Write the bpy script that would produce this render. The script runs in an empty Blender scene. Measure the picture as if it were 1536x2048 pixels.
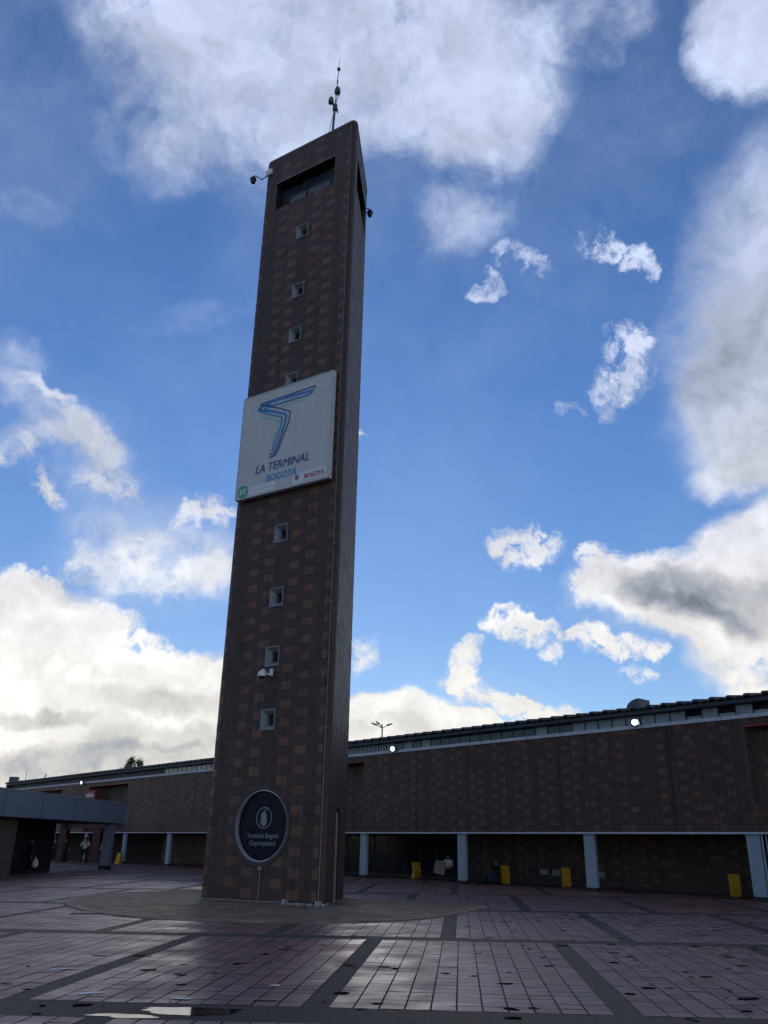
import bpy, bmesh, math, random
import numpy as np
from mathutils import Vector, Matrix
from mathutils import noise as mnoise
R = math.radians
SC = bpy.context.scene
COL = SC.collection
rnd = random.Random(7)

# ------------------------------------------------------------------ camera
FPX, CXP, CYP, PITCH, ROLL, EYE = 1632.7, 798.3, 1024.0, 0.38422, 0.012495, 1.76
fw = Vector((0, math.cos(PITCH), math.sin(PITCH)))
up0 = Vector((0, -math.sin(PITCH), math.cos(PITCH)))
rt0 = Vector((1, 0, 0))
rt = math.cos(ROLL) * rt0 + math.sin(ROLL) * up0
up = -math.sin(ROLL) * rt0 + math.cos(ROLL) * up0
cam = bpy.data.cameras.new('camera')
cam_o = bpy.data.objects.new('camera', cam)
COL.objects.link(cam_o)
m = Matrix((rt, up, -fw)).transposed().to_4x4()
m.translation = Vector((0, 0, EYE))
cam_o.matrix_world = m
cam.sensor_fit = 'VERTICAL'
cam.sensor_height = 24.0
cam.lens = FPX / 2048 * 24.0
cam.shift_x = (768 - CXP) / 2048
cam.clip_start = 0.1
cam.clip_end = 4000
SC.camera = cam_o


def view_dir(u, v):
    return (fw + rt * ((u - CXP) / FPX) - up * ((v - CYP) / FPX)).normalized()


# ------------------------------------------------------------------ sky and sun
SUN_AZ, SUN_EL = R(-6), R(16)          # azimuth measured from +Y towards +X
SC.view_settings.view_transform = 'Standard'
SC.view_settings.look = 'None'
SC.view_settings.gamma = 1
SC.view_settings.exposure = 0
SC.view_settings.use_curve_mapping = False

W = bpy.data.worlds.new('World')
SC.world = W
W.use_nodes = True
nt = W.node_tree
nt.nodes.clear()


class NG:
    """small helper for node graphs"""
    def __init__(s, tree): s.t = tree
    def n(s, typ, **kw):
        nd = s.t.nodes.new(typ)
        for k, v in kw.items(): setattr(nd, k, v)
        return nd
    def put(s, sock, v):
        if isinstance(v, bpy.types.NodeSocket): s.t.links.new(v, sock)
        elif v is not None: sock.default_value = v
    def m(s, op, a, b=None, c=None, clamp=False):
        nd = s.n('ShaderNodeMath', operation=op); nd.use_clamp = clamp
        s.put(nd.inputs[0], a); s.put(nd.inputs[1], b); s.put(nd.inputs[2], c)
        return nd.outputs[0]
    def v(s, op, a, b=None, sc=None):
        nd = s.n('ShaderNodeVectorMath', operation=op)
        s.put(nd.inputs[0], a); s.put(nd.inputs[1], b)
        if sc is not None: s.put(nd.inputs['Scale'], sc)
        return nd.outputs['Value'] if op in ('DOT_PRODUCT', 'LENGTH') else nd.outputs[0]
    def sstep(s, x, a, b, o0=0.0, o1=1.0):
        nd = s.n('ShaderNodeMapRange', interpolation_type='SMOOTHSTEP')
        s.put(nd.inputs[0], x)
        for i, q in enumerate((a, b, o0, o1)): s.put(nd.inputs[i + 1], q)
        return nd.outputs[0]
    def lin(s, x, a, b, o0=0.0, o1=1.0):
        nd = s.n('ShaderNodeMapRange')
        s.put(nd.inputs[0], x)
        for i, q in enumerate((a, b, o0, o1)): s.put(nd.inputs[i + 1], q)
        return nd.outputs[0]
    def noise(s, vec, scale, detail=4, rough=0.5, dist=0.0, color=False):
        nd = s.n('ShaderNodeTexNoise')
        s.put(nd.inputs['Vector'], vec); s.put(nd.inputs['Scale'], scale)
        nd.inputs['Detail'].default_value = detail
        nd.inputs['Roughness'].default_value = rough
        nd.inputs['Distortion'].default_value = dist
        return nd.outputs['Color'] if color else nd.outputs[0]
    def mix(s, f, a, b, mode='MIX'):
        nd = s.n('ShaderNodeMix', data_type='RGBA', blend_type=mode)
        s.put(nd.inputs[0], f); s.put(nd.inputs[6], a); s.put(nd.inputs[7], b)
        return nd.outputs[2]
    def rgb(s, c):
        nd = s.n('ShaderNodeRGB'); nd.outputs[0].default_value = (c[0], c[1], c[2], 1); return nd.outputs[0]


g = NG(nt)
sky = g.n('ShaderNodeTexSky', sky_type='NISHITA')
sky.sun_disc = False
sky.sun_elevation = SUN_EL
sky.sun_rotation = SUN_AZ
sky.altitude = 2550
sky.air_density = 1.0
sky.dust_density = 0.1
sky.ozone_density = 2.2
tc = g.n('ShaderNodeTexCoord')
D = tc.outputs['Generated']
sep = g.n('ShaderNodeSeparateXYZ'); g.put(sep.inputs[0], D)
zel = sep.outputs['Z']
# wobble the direction so that cloud outlines are irregular
n3 = g.v('SUBTRACT', g.noise(D, 5.0, 5, 0.6, color=True), (0.5, 0.5, 0.5))
n4 = g.v('SUBTRACT', g.noise(D, 17.0, 5, 0.6, color=True), (0.5, 0.5, 0.5))
n5 = g.v('SUBTRACT', g.noise(D, 60.0, 4, 0.6, color=True), (0.5, 0.5, 0.5))
DW = g.v('ADD', D, g.v('ADD', g.v('SCALE', n3, sc=0.11), g.v('SCALE', n4, sc=0.035)))
DX = g.v('ADD', D, g.v('ADD', g.v('SCALE', n3, sc=0.05), g.v('ADD', g.v('SCALE', n4, sc=0.06), g.v('SCALE', n5, sc=0.018))))
fb = g.noise(DW, 9.0, 9, 0.62)
fb2 = g.noise(DW, 26.0, 7, 0.6)
fb3 = g.noise(D, 11.0, 10, 0.68, 0.6)
nn = g.m('ADD', g.m('MULTIPLY', fb, 0.40), g.m('ADD', g.m('MULTIPLY', fb2, 0.30), g.m('MULTIPLY', fb3, 0.30)))
nn = g.lin(nn, 0.33, 0.68)


def blobs(lst, vec, inner=0.0):
    """sum of soft elliptical cloud regions, each given by where it stands in the sky"""
    acc = None
    for (u, v, ru, rv, rot, w) in lst:
        c = view_dir(u, v)
        a = view_dir(u + 1, v) - c; a -= c * a.dot(c)
        b = view_dir(u, v - 1) - c; b -= c * b.dot(c)
        ka, kb = a.length, b.length
        a.normalize(); b = (b - a * b.dot(a)).normalized()
        t = R(rot)
        A = (a * math.cos(t) + b * math.sin(t)) / (ru * ka)
        B = (-a * math.sin(t) + b * math.cos(t)) / (rv * kb)
        x = g.v('DOT_PRODUCT', vec, tuple(A)); y = g.v('DOT_PRODUCT', vec, tuple(B))
        r2 = g.m('ADD', g.m('MULTIPLY', x, x), g.m('MULTIPLY', y, y))
        f = g.sstep(r2, 1.0, inner, 0.0, w)
        acc = f if acc is None else g.m('ADD', acc, f)
    return acc


MAIN = [  # big soft clouds: u, v, ru, rv, rotation, weight
    (330, 0, 300, 200, -20, 0.62), (640, 0, 440, 250, -8, 0.85), (900, 80, 300, 240, -35, 0.72), (970, 220, 190, 170, 0, 0.45),
    (600, 220, 260, 170, 0, 0.42), (280, 230, 200, 210, -50, 0.30), (860, 260, 230, 160, 0, 0.30),
    (1190, 10, 200, 160, 20, 0.5), (1560, 40, 230, 250, 10, 1.5),
    (1640, 640, 280, 420, 8, 0.75), (1620, 470, 220, 240, 0, 0.35), (1570, 830, 220, 160, 0, 0.6), (1500, 935, 190, 70, 20, 0.9),
    (1540, 1115, 240, 130, 20, 1.9), (1430, 1215, 380, 100, -6, 1.6), (1520, 1300, 260, 150, -25, 1.2),
    (790, 1490, 340, 120, -6, 2.4), (700, 1430, 130, 70, 0, 0.7), (1010, 1485, 270, 62, -8, 1.4),
    (30, 700, 140, 90, -30, 0.42), (140, 850, 220, 62, -40, 0.5), (205, 945, 120, 95, 10, 0.42), (40, 905, 160, 50, 12, 0.42),
    (210, 1100, 130, 90, -10, 0.5), (350, 1120, 200, 90, 10, 0.6), (250, 1200, 100, 110, 20, 0.4), (440, 1150, 120, 70, 0, 0.5),
    (30, 1320, 280, 190, -25, 2.2), (300, 1410, 300, 130, -15, 1.9), (150, 1470, 460, 200, 0, 2.6), (430, 1470, 260, 190, 0, 1.9), (250, 1600, 620, 160, 0, 3.0),
    (20, 380, 240, 110, -20, 0.28), (400, 640, 240, 60, 12, 0.26), (560, 500, 180, 140, 0, 0.16), (1050, 430, 380, 200, 10, 0.18), (450, 300, 220, 160, 0, 0.22),
    (600, 290, 640, 230, 0, 0.16), (1450, 700, 320, 480, 0, 0.14), (900, 455, 130, 100, 10, 0.28),
    (1750, 300, 200, 380, 0, 1.1), (-250, 1350, 350, 220, 0, 1.8), (1850, 1250, 350, 200, 0, 1.6), (300, -260, 500, 220, 0, 0.9), (-300, 800, 200, 150, 0, 0.8),
]
WISPS = [  # small torn clouds
    (1258, 720, 72, 105, 30, 0.62), (1228, 790, 46, 66, 20, 0.55), (1285, 680, 60, 56, 0, 0.5), (1155, 825, 40, 24, 20, 0.5),
    (1190, 490, 60, 40, -30, 1.0), (1265, 530, 66, 30, -25, 0.9), (1040, 520, 90, 34, -18, 0.75), (970, 572, 56, 40, 20, 0.8),
    (1045, 1095, 92, 62, -10, 0.95), (1015, 1240, 72, 50, -5, 1.3), (1085, 1255, 54, 38, 0, 0.8),
    (1170, 1165, 44, 76, 15, 0.95), (1190, 1120, 70, 40, 0, 0.7), (1280, 1165, 110, 62, 15, 1.1),
    (1240, 1300, 100, 34, 3, 1.05), (1165, 1275, 76, 26, 0, 0.8), (1095, 1305, 50, 26, 0, 0.7), (1275, 1350, 50, 26, 0, 0.75), (1500, 1378, 70, 44, 0, 1.1),
    (930, 1310, 66, 44, 60, 0.75), (945, 1375, 90, 44, -30, 0.95), (1060, 1420, 150, 40, -8, 1.2),
    (720, 880, 34, 16, 0, 0.6), (720, 1300, 56, 50, 0, 0.6), (150, 830, 170, 34, -42, 0.8), (95, 985, 40, 70, 20, 0.8), (220, 970, 90, 60, -20, 0.6), (60, 1180, 110, 60, -30, 0.9), (260, 1270, 160, 50, -25, 0.8), (360, 1330, 120, 50, -10, 0.7), (160, 1130, 60, 60, 40, 0.6), (380, 1160, 130, 50, 10, 0.5), (1370, 1160, 70, 40, 20, 0.7), (1430, 1150, 80, 30, 25, 0.8), (395, 1030, 90, 50, 22, 0.8), (50, 900, 130, 34, 14, 0.6),
]
HOLES = [(160, 1312, 26, 16, -35, 1.8), (190, 1338, 30, 13, -35, 1.2), (290, 1225, 75, 36, -20, 1.0), (760, 190, 90, 26, 25, 0.5), (560, 150, 60, 40, 0, 0.25)]
F = blobs(MAIN, DW)
H = blobs(HOLES, DW, 0.1)
F = g.m('SUBTRACT', F, H)
# beyond the picture the cloud cover goes on with the same share of cloud and blue
vc = g.v('DOT_PRODUCT', D, tuple(view_dir(768, 900)))
outm = g.sstep(vc, 0.80, 0.62)
bign = g.noise(DW, 1.7, 4, 0.55)
F = g.m('ADD', F, g.m('MULTIPLY', outm, g.sstep(bign, 0.44, 0.64, 0.0, 1.3)))
val = g.m('MULTIPLY', F, g.m('ADD', 0.05, g.m('MULTIPLY', nn, 2.1)))
den = g.sstep(val, 0.05, 1.30)
SOFT = [(480, 60, 460, 260, -15, 0.5), (800, 110, 420, 260, -15, 0.6), (960, 180, 230, 200, 0, 0.35), (300, 220, 220, 220, -40, 0.22), (640, 220, 260, 160, 0, 0.3),
        (1570, 620, 300, 430, 6, 1.0), (1500, 880, 230, 160, 0, 0.5), (1480, 780, 180, 250, 0, 0.35), (900, 455, 110, 80, 10, 0.2), (160, 900, 300, 200, -30, 0.22),
        (300, 1120, 320, 170, 0, 0.35), (1300, 1230, 260, 120, 0, 0.25), (1000, 1400, 250, 90, -8, 0.2)]
sv = g.m('MULTIPLY', blobs(SOFT, DW), g.m('ADD', 0.55, g.m('MULTIPLY', nn, 0.75)))
sden = g.sstep(sv, 0.0, 1.1, 0.0, 0.9)
den = g.m('SUBTRACT', 1.0, g.m('MULTIPLY', g.m('SUBTRACT', 1.0, den), g.m('SUBTRACT', 1.0, sden)))
rid = g.m('ABSOLUTE', g.m('SUBTRACT', g.noise(DX, 16.0, 8, 0.6, 0.4), 0.5))
rid = g.lin(rid, 0.0, 0.11, 1.0, 0.0)
wn = g.lin(g.noise(DX, 30.0, 8, 0.65), 0.36, 0.64)
FW = blobs(WISPS, DX)
wv = g.m('MULTIPLY', FW, g.m('ADD', 0.06, g.m('ADD', g.m('MULTIPLY', wn, 1.1), g.m('MULTIPLY', rid, 0.8))))
wd = g.sstep(wv, 0.10, 1.15)
den = g.m('SUBTRACT', 1.0, g.m('MULTIPLY', g.m('SUBTRACT', 1.0, den), g.m('SUBTRACT', 1.0, wd)))
# thin veil
veil = g.m('MULTIPLY', g.sstep(g.noise(DW, 3.2, 6, 0.6), 0.38, 0.78, 0.0, 0.26), g.sstep(zel, 0.30, 0.80, 0.25, 1.0))
den = g.m('MAXIMUM', den, veil)
# light and dark inside the clouds: relief towards the sun, plus heavy grey undersides
sd = Vector((math.sin(SUN_AZ) * math.cos(SUN_EL), math.cos(SUN_AZ) * math.cos(SUN_EL), math.sin(SUN_EL)))
offv = (sd * 0.4 + Vector((0, 0, 1)) * 0.9).normalized() * 0.03
fbr = g.noise(DW, 6.0, 5, 0.52)
fbs = g.noise(g.v('ADD', DW, tuple(offv)), 6.0, 5, 0.52)
fbr2 = g.noise(DW, 20.0, 6, 0.55)
fbs2 = g.noise(g.v('ADD', DW, tuple(offv * 0.4)), 20.0, 6, 0.55)
rel = g.lin(g.m('ADD', g.m('SUBTRACT', fbr, fbs), g.m('MULTIPLY', g.m('SUBTRACT', fbr2, fbs2), 0.45)), -0.10, 0.10)
GREY = [(1430, 1205, 330, 62, -4, 0.85), (1380, 1235, 200, 34, -8, 0.35), (100, 1510, 420, 45, 0, 0.8), (60, 1425, 200, 22, -3, 0.6), (330, 1410, 170, 35, -8, 0.45), (330, 1475, 200, 32, 0, 0.5),
        (250, 1570, 500, 40, 0, 0.4), (1500, 760, 220, 260, 0, 0.45), (1480, 560, 160, 240, 0, 0.30), (1400, 640, 90, 260, 0, 0.2), (120, 1180, 90, 50, -20, 0.35), (60, 1290, 60, 60, 0, 0.2), (600, 130, 450, 200, 0, 0.22),
        (960, 250, 130, 80, 0, 0.2), (250, 950, 300, 200, 0, 0.15), (850, 1465, 300, 25, -6, 0.2)]
G = g.m('ADD', blobs(GREY, DW), g.m('MULTIPLY', outm, g.sstep(g.noise(DW, 2.3, 3), 0.5, 0.7, 0.0, 0.6)))
lum = g.m('SUBTRACT', g.m('ADD', g.sstep(zel, 0.15, 0.5, 0.88, 0.80), g.m('MULTIPLY', rel, 0.26)), g.m('MULTIPLY', G, 0.55))
lum = g.m('MAXIMUM', lum, 0.22)
# thick parts are brighter than thin rims
hue = g.mix(g.sstep(zel, 0.10, 0.62), (1.0, 0.975, 0.93, 1), (0.66, 0.75, 1.0, 1))
hue = g.mix(g.sstep(lum, 0.75, 0.35), hue, (0.80, 0.88, 1.04, 1))
ccol = g.mix(1.0, hue, (1, 1, 1, 1), 'MULTIPLY')
cloud = g.v('SCALE', ccol, sc=g.m('MULTIPLY', lum, 9.6))
# clear sky, slightly deepened overhead as the photograph shows
tint = g.mix(g.sstep(zel, 0.05, 0.6), (1.12, 1.02, 1.0, 1), (0.98, 0.93, 1.0, 1))
skyc = g.mix(1.0, sky.outputs[0], tint, 'MULTIPLY')
hs = g.n('ShaderNodeHueSaturation'); g.put(hs.inputs['Color'], skyc)
hs.inputs['Saturation'].default_value = 1.16; g.put(hs.inputs['Value'], g.sstep(zel, 0.02, 0.55, 1.02, 1.50))
finalc = g.mix(den, hs.outputs[0], cloud)
bg = g.n('ShaderNodeBackground'); g.put(bg.inputs[0], finalc); bg.inputs[1].default_value = 0.10
wo = g.n('ShaderNodeOutputWorld'); g.put(wo.inputs[0], bg.outputs[0])
W.cycles.sampling_method = 'MANUAL'
W.cycles.sample_map_resolution = 512

sun = bpy.data.lights.new('sun', 'SUN')
sun.energy = 0.5
sun.angle = R(14)
sun.color = (1.0, 0.94, 0.86)
sun_o = bpy.data.objects.new('sun', sun)
COL.objects.link(sun_o)
sun_o.rotation_euler = (-sd).to_track_quat('-Z', 'Y').to_euler()
sun_o.location = (-30, 60, 60)

# ------------------------------------------------------------------ materials
MATS = {}


def new_mat(name, color, rough=0.6, metal=0.0, vary=0.25, nscale=6.0, bump=0.15, bscale=40.0, spec=0.5, attr=False,
            rvary=0.1, streak=0.0, dirt=0.0, dirtcol=(0.03, 0.028, 0.026), stretch=(1, 1, 1), emit=None, coat=0.0):
    mt = bpy.data.materials.new(name); mt.use_nodes = True
    t = mt.node_tree; t.nodes.clear(); q = NG(t)
    tcn = q.n('ShaderNodeTexCoord'); geo = q.n('ShaderNodeNewGeometry')
    mp = q.n('ShaderNodeMapping'); q.put(mp.inputs[0], geo.outputs['Position']); mp.inputs['Scale'].default_value = stretch
    P = mp.outputs[0]
    base = q.rgb(color)
    if attr:
        at = q.n('ShaderNodeAttribute', attribute_name='tint', attribute_type='GEOMETRY'); base = at.outputs['Color']
    n1 = q.noise(P, nscale, 6, 0.6)
    f = q.lin(n1, 0.3, 0.7, 1 - vary, 1 + vary)
    c = q.v('SCALE', base, sc=f)
    if dirt > 0:
        n2 = q.noise(P, nscale * 0.23, 5, 0.65)
        c = q.mix(q.sstep(n2, 0.48, 0.72, 0.0, dirt), c, (*dirtcol, 1))
    if streak > 0:
        m3 = q.n('ShaderNodeMapping'); q.put(m3.inputs[0], geo.outputs['Position']); m3.inputs['Scale'].default_value = (3.0, 3.0, 0.10)
        c = q.v('SCALE', c, sc=q.lin(q.noise(m3.outputs[0], 2.2, 5, 0.65), 0.3, 0.7, 1 - streak, 1 + streak))
    b = q.n('ShaderNodeBsdfPrincipled')
    q.put(b.inputs['Base Color'], c)
    b.inputs['Metallic'].default_value = metal
    q.put(b.inputs['Roughness'], q.lin(q.noise(P, nscale * 0.7, 4), 0.3, 0.7, max(0.02, rough - rvary), min(1, rough + rvary)))
    b.inputs['Specular IOR Level'].default_value = spec
    if coat: b.inputs['Coat Weight'].default_value = coat
    if emit:
        b.inputs['Emission Color'].default_value = (*emit[:3], 1); b.inputs['Emission Strength'].default_value = emit[3]
    if bump:
        bp = q.n('ShaderNodeBump'); bp.inputs['Strength'].default_value = bump; bp.inputs['Distance'].default_value = 0.01
        q.put(bp.inputs['Height'], q.noise(P, bscale, 5, 0.6)); q.put(b.inputs['Normal'], bp.outputs[0])
    o = q.n('ShaderNodeOutputMaterial'); q.put(o.inputs[0], b.outputs[0])
    MATS[name] = mt
    return mt


M_TILE = new_mat('ceramic_cladding', (0.1, 0.06, 0.06), 0.55, vary=0.12, nscale=7, bump=0.2, bscale=30, attr=True, dirt=0.12, dirtcol=(0.10, 0.07, 0.06), spec=0.26, streak=0.22, stretch=(1, 1, 0.35))
M_JOINT = new_mat('dark_joint_mortar', (0.042, 0.03, 0.027), 0.9, bump=0.3)
M_PAVE = new_mat('red_clay_paver', (0.17, 0.1, 0.1), 0.52, vary=0.22, nscale=1.6, bump=0.25, bscale=45, attr=True, dirt=0.6, dirtcol=(0.085, 0.048, 0.038), spec=0.30, rvary=0.14)
M_BAND = new_mat('exposed_aggregate', (0.070, 0.057, 0.043), 0.8, vary=0.6, nscale=28, bump=0.8, bscale=90, dirt=0.6, dirtcol=(0.028, 0.025, 0.022), spec=0.2)
M_BED = new_mat('paving_joint_sand', (0.02, 0.017, 0.016), 0.9, bump=0.3)
M_APRON = new_mat('worn_concrete', (0.20, 0.150, 0.098), 0.85, vary=0.35, nscale=3.0, bump=0.5, bscale=60, dirt=0.75, dirtcol=(0.08, 0.06, 0.042), spec=0.15)
M_CONC = new_mat('pale_concrete', (0.34, 0.34, 0.33), 0.75, vary=0.2, dirt=0.3)
M_TRIM = new_mat('pale_coping', (0.48, 0.5, 0.54), 0.6, vary=0.15, dirt=0.35, dirtcol=(0.2, 0.2, 0.2))
M_BLUE = new_mat('blue_grey_paint', (0.27, 0.335, 0.385), 0.5, vary=0.1, bump=0.1, dirt=0.35, dirtcol=(0.22, 0.27, 0.32))
M_FASCIA = new_mat('slate_blue_sheet', (0.17, 0.21, 0.27), 0.45, vary=0.1, bump=0.08, dirt=0.3, dirtcol=(0.13, 0.16, 0.2))
M_DARK = new_mat('dark_paint', (0.03, 0.033, 0.04), 0.6, vary=0.15)
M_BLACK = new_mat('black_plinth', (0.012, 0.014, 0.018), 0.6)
M_GLASSD = new_mat('dark_glazing', (0.012, 0.014, 0.02), 0.15, vary=0.1, bump=0.02, bscale=3, spec=0.2)
M_GLASSG = new_mat('grey_glazing', (0.045, 0.055, 0.07), 0.15, vary=0.15, bump=0.03, bscale=3, spec=0.6)
M_PANEL = new_mat('translucent_grey_panel', (0.30, 0.36, 0.38), 0.35, vary=0.2, bump=0.05, dirt=0.4, dirtcol=(0.16, 0.19, 0.2))
M_ROOF = new_mat('dark_fibre_cement_roof', (0.05, 0.06, 0.075), 0.6, vary=0.3, dirt=0.4)
M_RED = new_mat('red_paint', (0.30, 0.035, 0.035), 0.5, vary=0.15, dirt=0.2, dirtcol=(0.2, 0.03, 0.03))
M_REDD = new_mat('dark_red_paint', (0.06, 0.008, 0.012), 0.5, vary=0.15)
M_WHITE = new_mat('white_paint', (0.62, 0.63, 0.64), 0.5, vary=0.1, dirt=0.25, dirtcol=(0.35, 0.35, 0.34))
M_SIGN = new_mat('white_sign_sheet', (0.56, 0.57, 0.56), 0.45, vary=0.05, streak=0.05, nscale=1.2, bump=0.03, bscale=4, dirt=0.25, dirtcol=(0.5, 0.52, 0.52))
M_ALU = new_mat('brushed_aluminium', (0.62, 0.64, 0.68), 0.35, metal=0.8, vary=0.1, bump=0.05)
M_NAVY = new_mat('navy_print', (0.04, 0.10, 0.26), 0.5, bump=0)
M_BLUEP = new_mat('blue_print', (0.035, 0.22, 0.55), 0.5, bump=0)
M_CYANP = new_mat('mid_blue_print', (0.05, 0.30, 0.62), 0.5, bump=0)
M_GREENP = new_mat('pale_green_print', (0.30, 0.55, 0.42), 0.5, bump=0)
M_GREEN2 = new_mat('green_sticker', (0.05, 0.38, 0.22), 0.5, bump=0)
M_REDP = new_mat('crimson_print', (0.40, 0.03, 0.06), 0.5, bump=0)
M_STICK = new_mat('faded_sticker', (0.72, 0.73, 0.75), 0.5, vary=0.06, bump=0)
M_GREYP = new_mat('grey_print', (0.22, 0.23, 0.26), 0.6, bump=0)
M_YEL = new_mat('yellow_painted_metal', (0.60, 0.33, 0.02), 0.5, vary=0.15, dirt=0.3, dirtcol=(0.3, 0.18, 0.03))
M_CAMW = new_mat('white_plastic', (0.7, 0.7, 0.7), 0.4, bump=0)
M_CAMB = new_mat('smoked_plastic', (0.01, 0.01, 0.02), 0.2, bump=0)
M_STEEL = new_mat('weathered_steel', (0.10, 0.11, 0.13), 0.5, metal=0.6, bump=0.05)
M_PIPE = new_mat('grey_conduit', (0.24, 0.24, 0.25), 0.5, bump=0.05)
M_LAMP = new_mat('lit_floodlight_lens', (1, 1, 1), 0.4, bump=0, emit=(0.86, 0.94, 1.0, 14))
M_SKIN = new_mat('skin', (0.32, 0.18, 0.12), 0.55, bump=0)
M_HAIR = new_mat('black_hair', (0.012, 0.01, 0.01), 0.6, bump=0)
M_CLOTHN = new_mat('navy_cloth', (0.02, 0.025, 0.05), 0.9, bump=0.2)
M_CLOTHK = new_mat('black_cloth', (0.013, 0.013, 0.015), 0.9, bump=0.2)
M_CLOTHG = new_mat('grey_cloth', (0.12, 0.12, 0.13), 0.9, bump=0.2)
M_CLOTHW = new_mat('white_cloth', (0.6, 0.6, 0.6), 0.9, bump=0.2)
M_HIVIS = new_mat('yellow_high_visibility_cloth', (0.42, 0.50, 0.06), 0.8, bump=0.1)
M_CARD = new_mat('brown_cardboard', (0.22, 0.17, 0.12), 0.8)
M_LEAF = new_mat('tree_leaf', (0.05, 0.075, 0.04), 0.6, vary=0.5, nscale=1.5, bump=0)
M_BARK = new_mat('tree_bark', (0.07, 0.055, 0.04), 0.9)
M_WATER = new_mat('rain_water', (0.02, 0.02, 0.02), 0.03, bump=0.03, bscale=5, spec=0.8, rvary=0.01)
M_PAPER = new_mat('white_litter', (0.75, 0.74, 0.70), 0.7, bump=0)
M_STAIN = new_mat('dark_gum_spot', (0.016, 0.013, 0.012), 1.0, bump=0.0, spec=0.0, rvary=0.0)
M_EARTH = new_mat('asphalt', (0.05, 0.05, 0.05), 0.8, dirt=0.3)
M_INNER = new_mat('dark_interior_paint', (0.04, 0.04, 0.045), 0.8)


# ------------------------------------------------------------------ builders
class MB:
    """collects faces and links them as one mesh object"""
    def __init__(s): s.v = []; s.f = []; s.mi = []; s.c = []
    def add(s, pts, faces, mi=0, col=None):
        b = len(s.v); s.v += [tuple(p) for p in pts]
        for f in faces:
            s.f.append(tuple(b + i for i in f)); s.mi.append(mi); s.c.append(col or (1, 1, 1))
        return s
    def box(s, x0, x1, y0, y1, z0, z1, mi=0, col=None):
        p = [(x0, y0, z0), (x1, y0, z0), (x1, y1, z0), (x0, y1, z0), (x0, y0, z1), (x1, y0, z1), (x1, y1, z1), (x0, y1, z1)]
        return s.add(p, [(0, 3, 2, 1), (4, 5, 6, 7), (0, 1, 5, 4), (1, 2, 6, 5), (2, 3, 7, 6), (3, 0, 4, 7)], mi, col)
    def prism(s, poly, z0, z1, mi=0, col=None):
        n = len(poly); p = [(x, y, z0) for x, y in poly] + [(x, y, z1) for x, y in poly]
        return s.add(p, [tuple(range(n))[::-1], tuple(range(n, 2 * n))] + [(i, (i + 1) % n, n + (i + 1) % n, n + i) for i in range(n)], mi, col)
    def prism_xz(s, poly, y0, y1, mi=0, col=None):
        n = len(poly); p = [(x, y0, z) for x, z in poly] + [(x, y1, z) for x, z in poly]
        return s.add(p, [tuple(range(n)), tuple(range(n, 2 * n))[::-1]] + [((i + 1) % n, i, n + i, n + (i + 1) % n) for i in range(n)], mi, col)
    def tube(s, a, b, r0, r1=None, n=8, mi=0, caps=True):
        a = Vector(a); b = Vector(b); r1 = r0 if r1 is None else r1
        d = (b - a).normalized(); e = d.orthogonal().normalized(); f = d.cross(e)
        p = []
        for q, r in ((a, r0), (b, r1)):
            for i in range(n):
                t = 2 * math.pi * i / n; p.append(q + e * (r * math.cos(t)) + f * (r * math.sin(t)))
        fs = [(i, (i + 1) % n, n + (i + 1) % n, n + i) for i in range(n)]
        if caps: fs += [tuple(range(n))[::-1], tuple(range(n, 2 * n))]
        return s.add(p, fs, mi)
    def lathe(s, c, prof, n=16, mi=0, axis=Vector((0, 0, 1))):
        c = Vector(c); ax = Vector(axis).normalized(); e = ax.orthogonal().normalized(); f = ax.cross(e)
        p = []
        for r, h in prof:
            for i in range(n):
                t = 2 * math.pi * i / n; p.append(c + ax * h + e * (r * math.cos(t)) + f * (r * math.sin(t)))
        fs = []
        for k in range(len(prof) - 1):
            for i in range(n): fs.append((k * n + i, k * n + (i + 1) % n, (k + 1) * n + (i + 1) % n, (k + 1) * n + i))
        fs += [tuple(range(n))[::-1], tuple(range((len(prof) - 1) * n, len(prof) * n))]
        return s.add(p, fs, mi)
    def sphere(s, c, r, n=10, sz=1.0, mi=0):
        return s.lathe(c, [(max(1e-4, r * math.sin(math.pi * k / n)), -r * sz * math.cos(math.pi * k / n)) for k in range(n + 1)], n + 4, mi)
    def mesh(s, name, mats, tint=False, smooth=False):
        me = bpy.data.meshes.new(name); me.from_pydata(s.v, [], s.f)
        for mt in (mats if isinstance(mats, (list, tuple)) else [mats]): me.materials.append(mt)
        if any(s.mi): me.polygons.foreach_set('material_index', s.mi)
        if tint:
            at = me.color_attributes.new('tint', 'FLOAT_COLOR', 'CORNER')
            lc = np.repeat(np.array([(*c, 1.0) for c in s.c], np.float32), [len(f) for f in s.f], axis=0)
            at.data.foreach_set('color', lc.ravel())
        if smooth: me.polygons.foreach_set('use_smooth', [True] * len(s.f))
        me.update()
        return me
    def obj(s, name, mats, parent=None, tint=False, smooth=False, **props):
        return link(name, s.mesh(name, mats, tint, smooth), parent, **props)


def link(name, data, parent=None, loc=None, rotz=None, **props):
    o = bpy.data.objects.new(name, data); COL.objects.link(o)
    if parent: o.parent = parent
    if loc is not None: o.location = loc
    if rotz is not None: o.rotation_euler = (0, 0, rotz)
    for k, v in props.items(): o[k] = v
    return o


def thing(name, label, category, loc=(0, 0, 0), rotz=0.0, group=None):
    o = link(name, None, None, loc, rotz, label=label, category=category)
    o.empty_display_size = 0.3
    if group: o['group'] = group
    return o


def copy_thing(root, loc, rotz, label, scale=None):
    r = root.copy(); COL.objects.link(r); r.location = loc; r.rotation_euler = (0, 0, rotz); r['label'] = label
    if scale: r.scale = scale
    for ch in list(root.children):
        c = ch.copy(); COL.objects.link(c); c.parent = r
        for gch in list(ch.children):
            d = gch.copy(); COL.objects.link(d); d.parent = c
    return r


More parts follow.
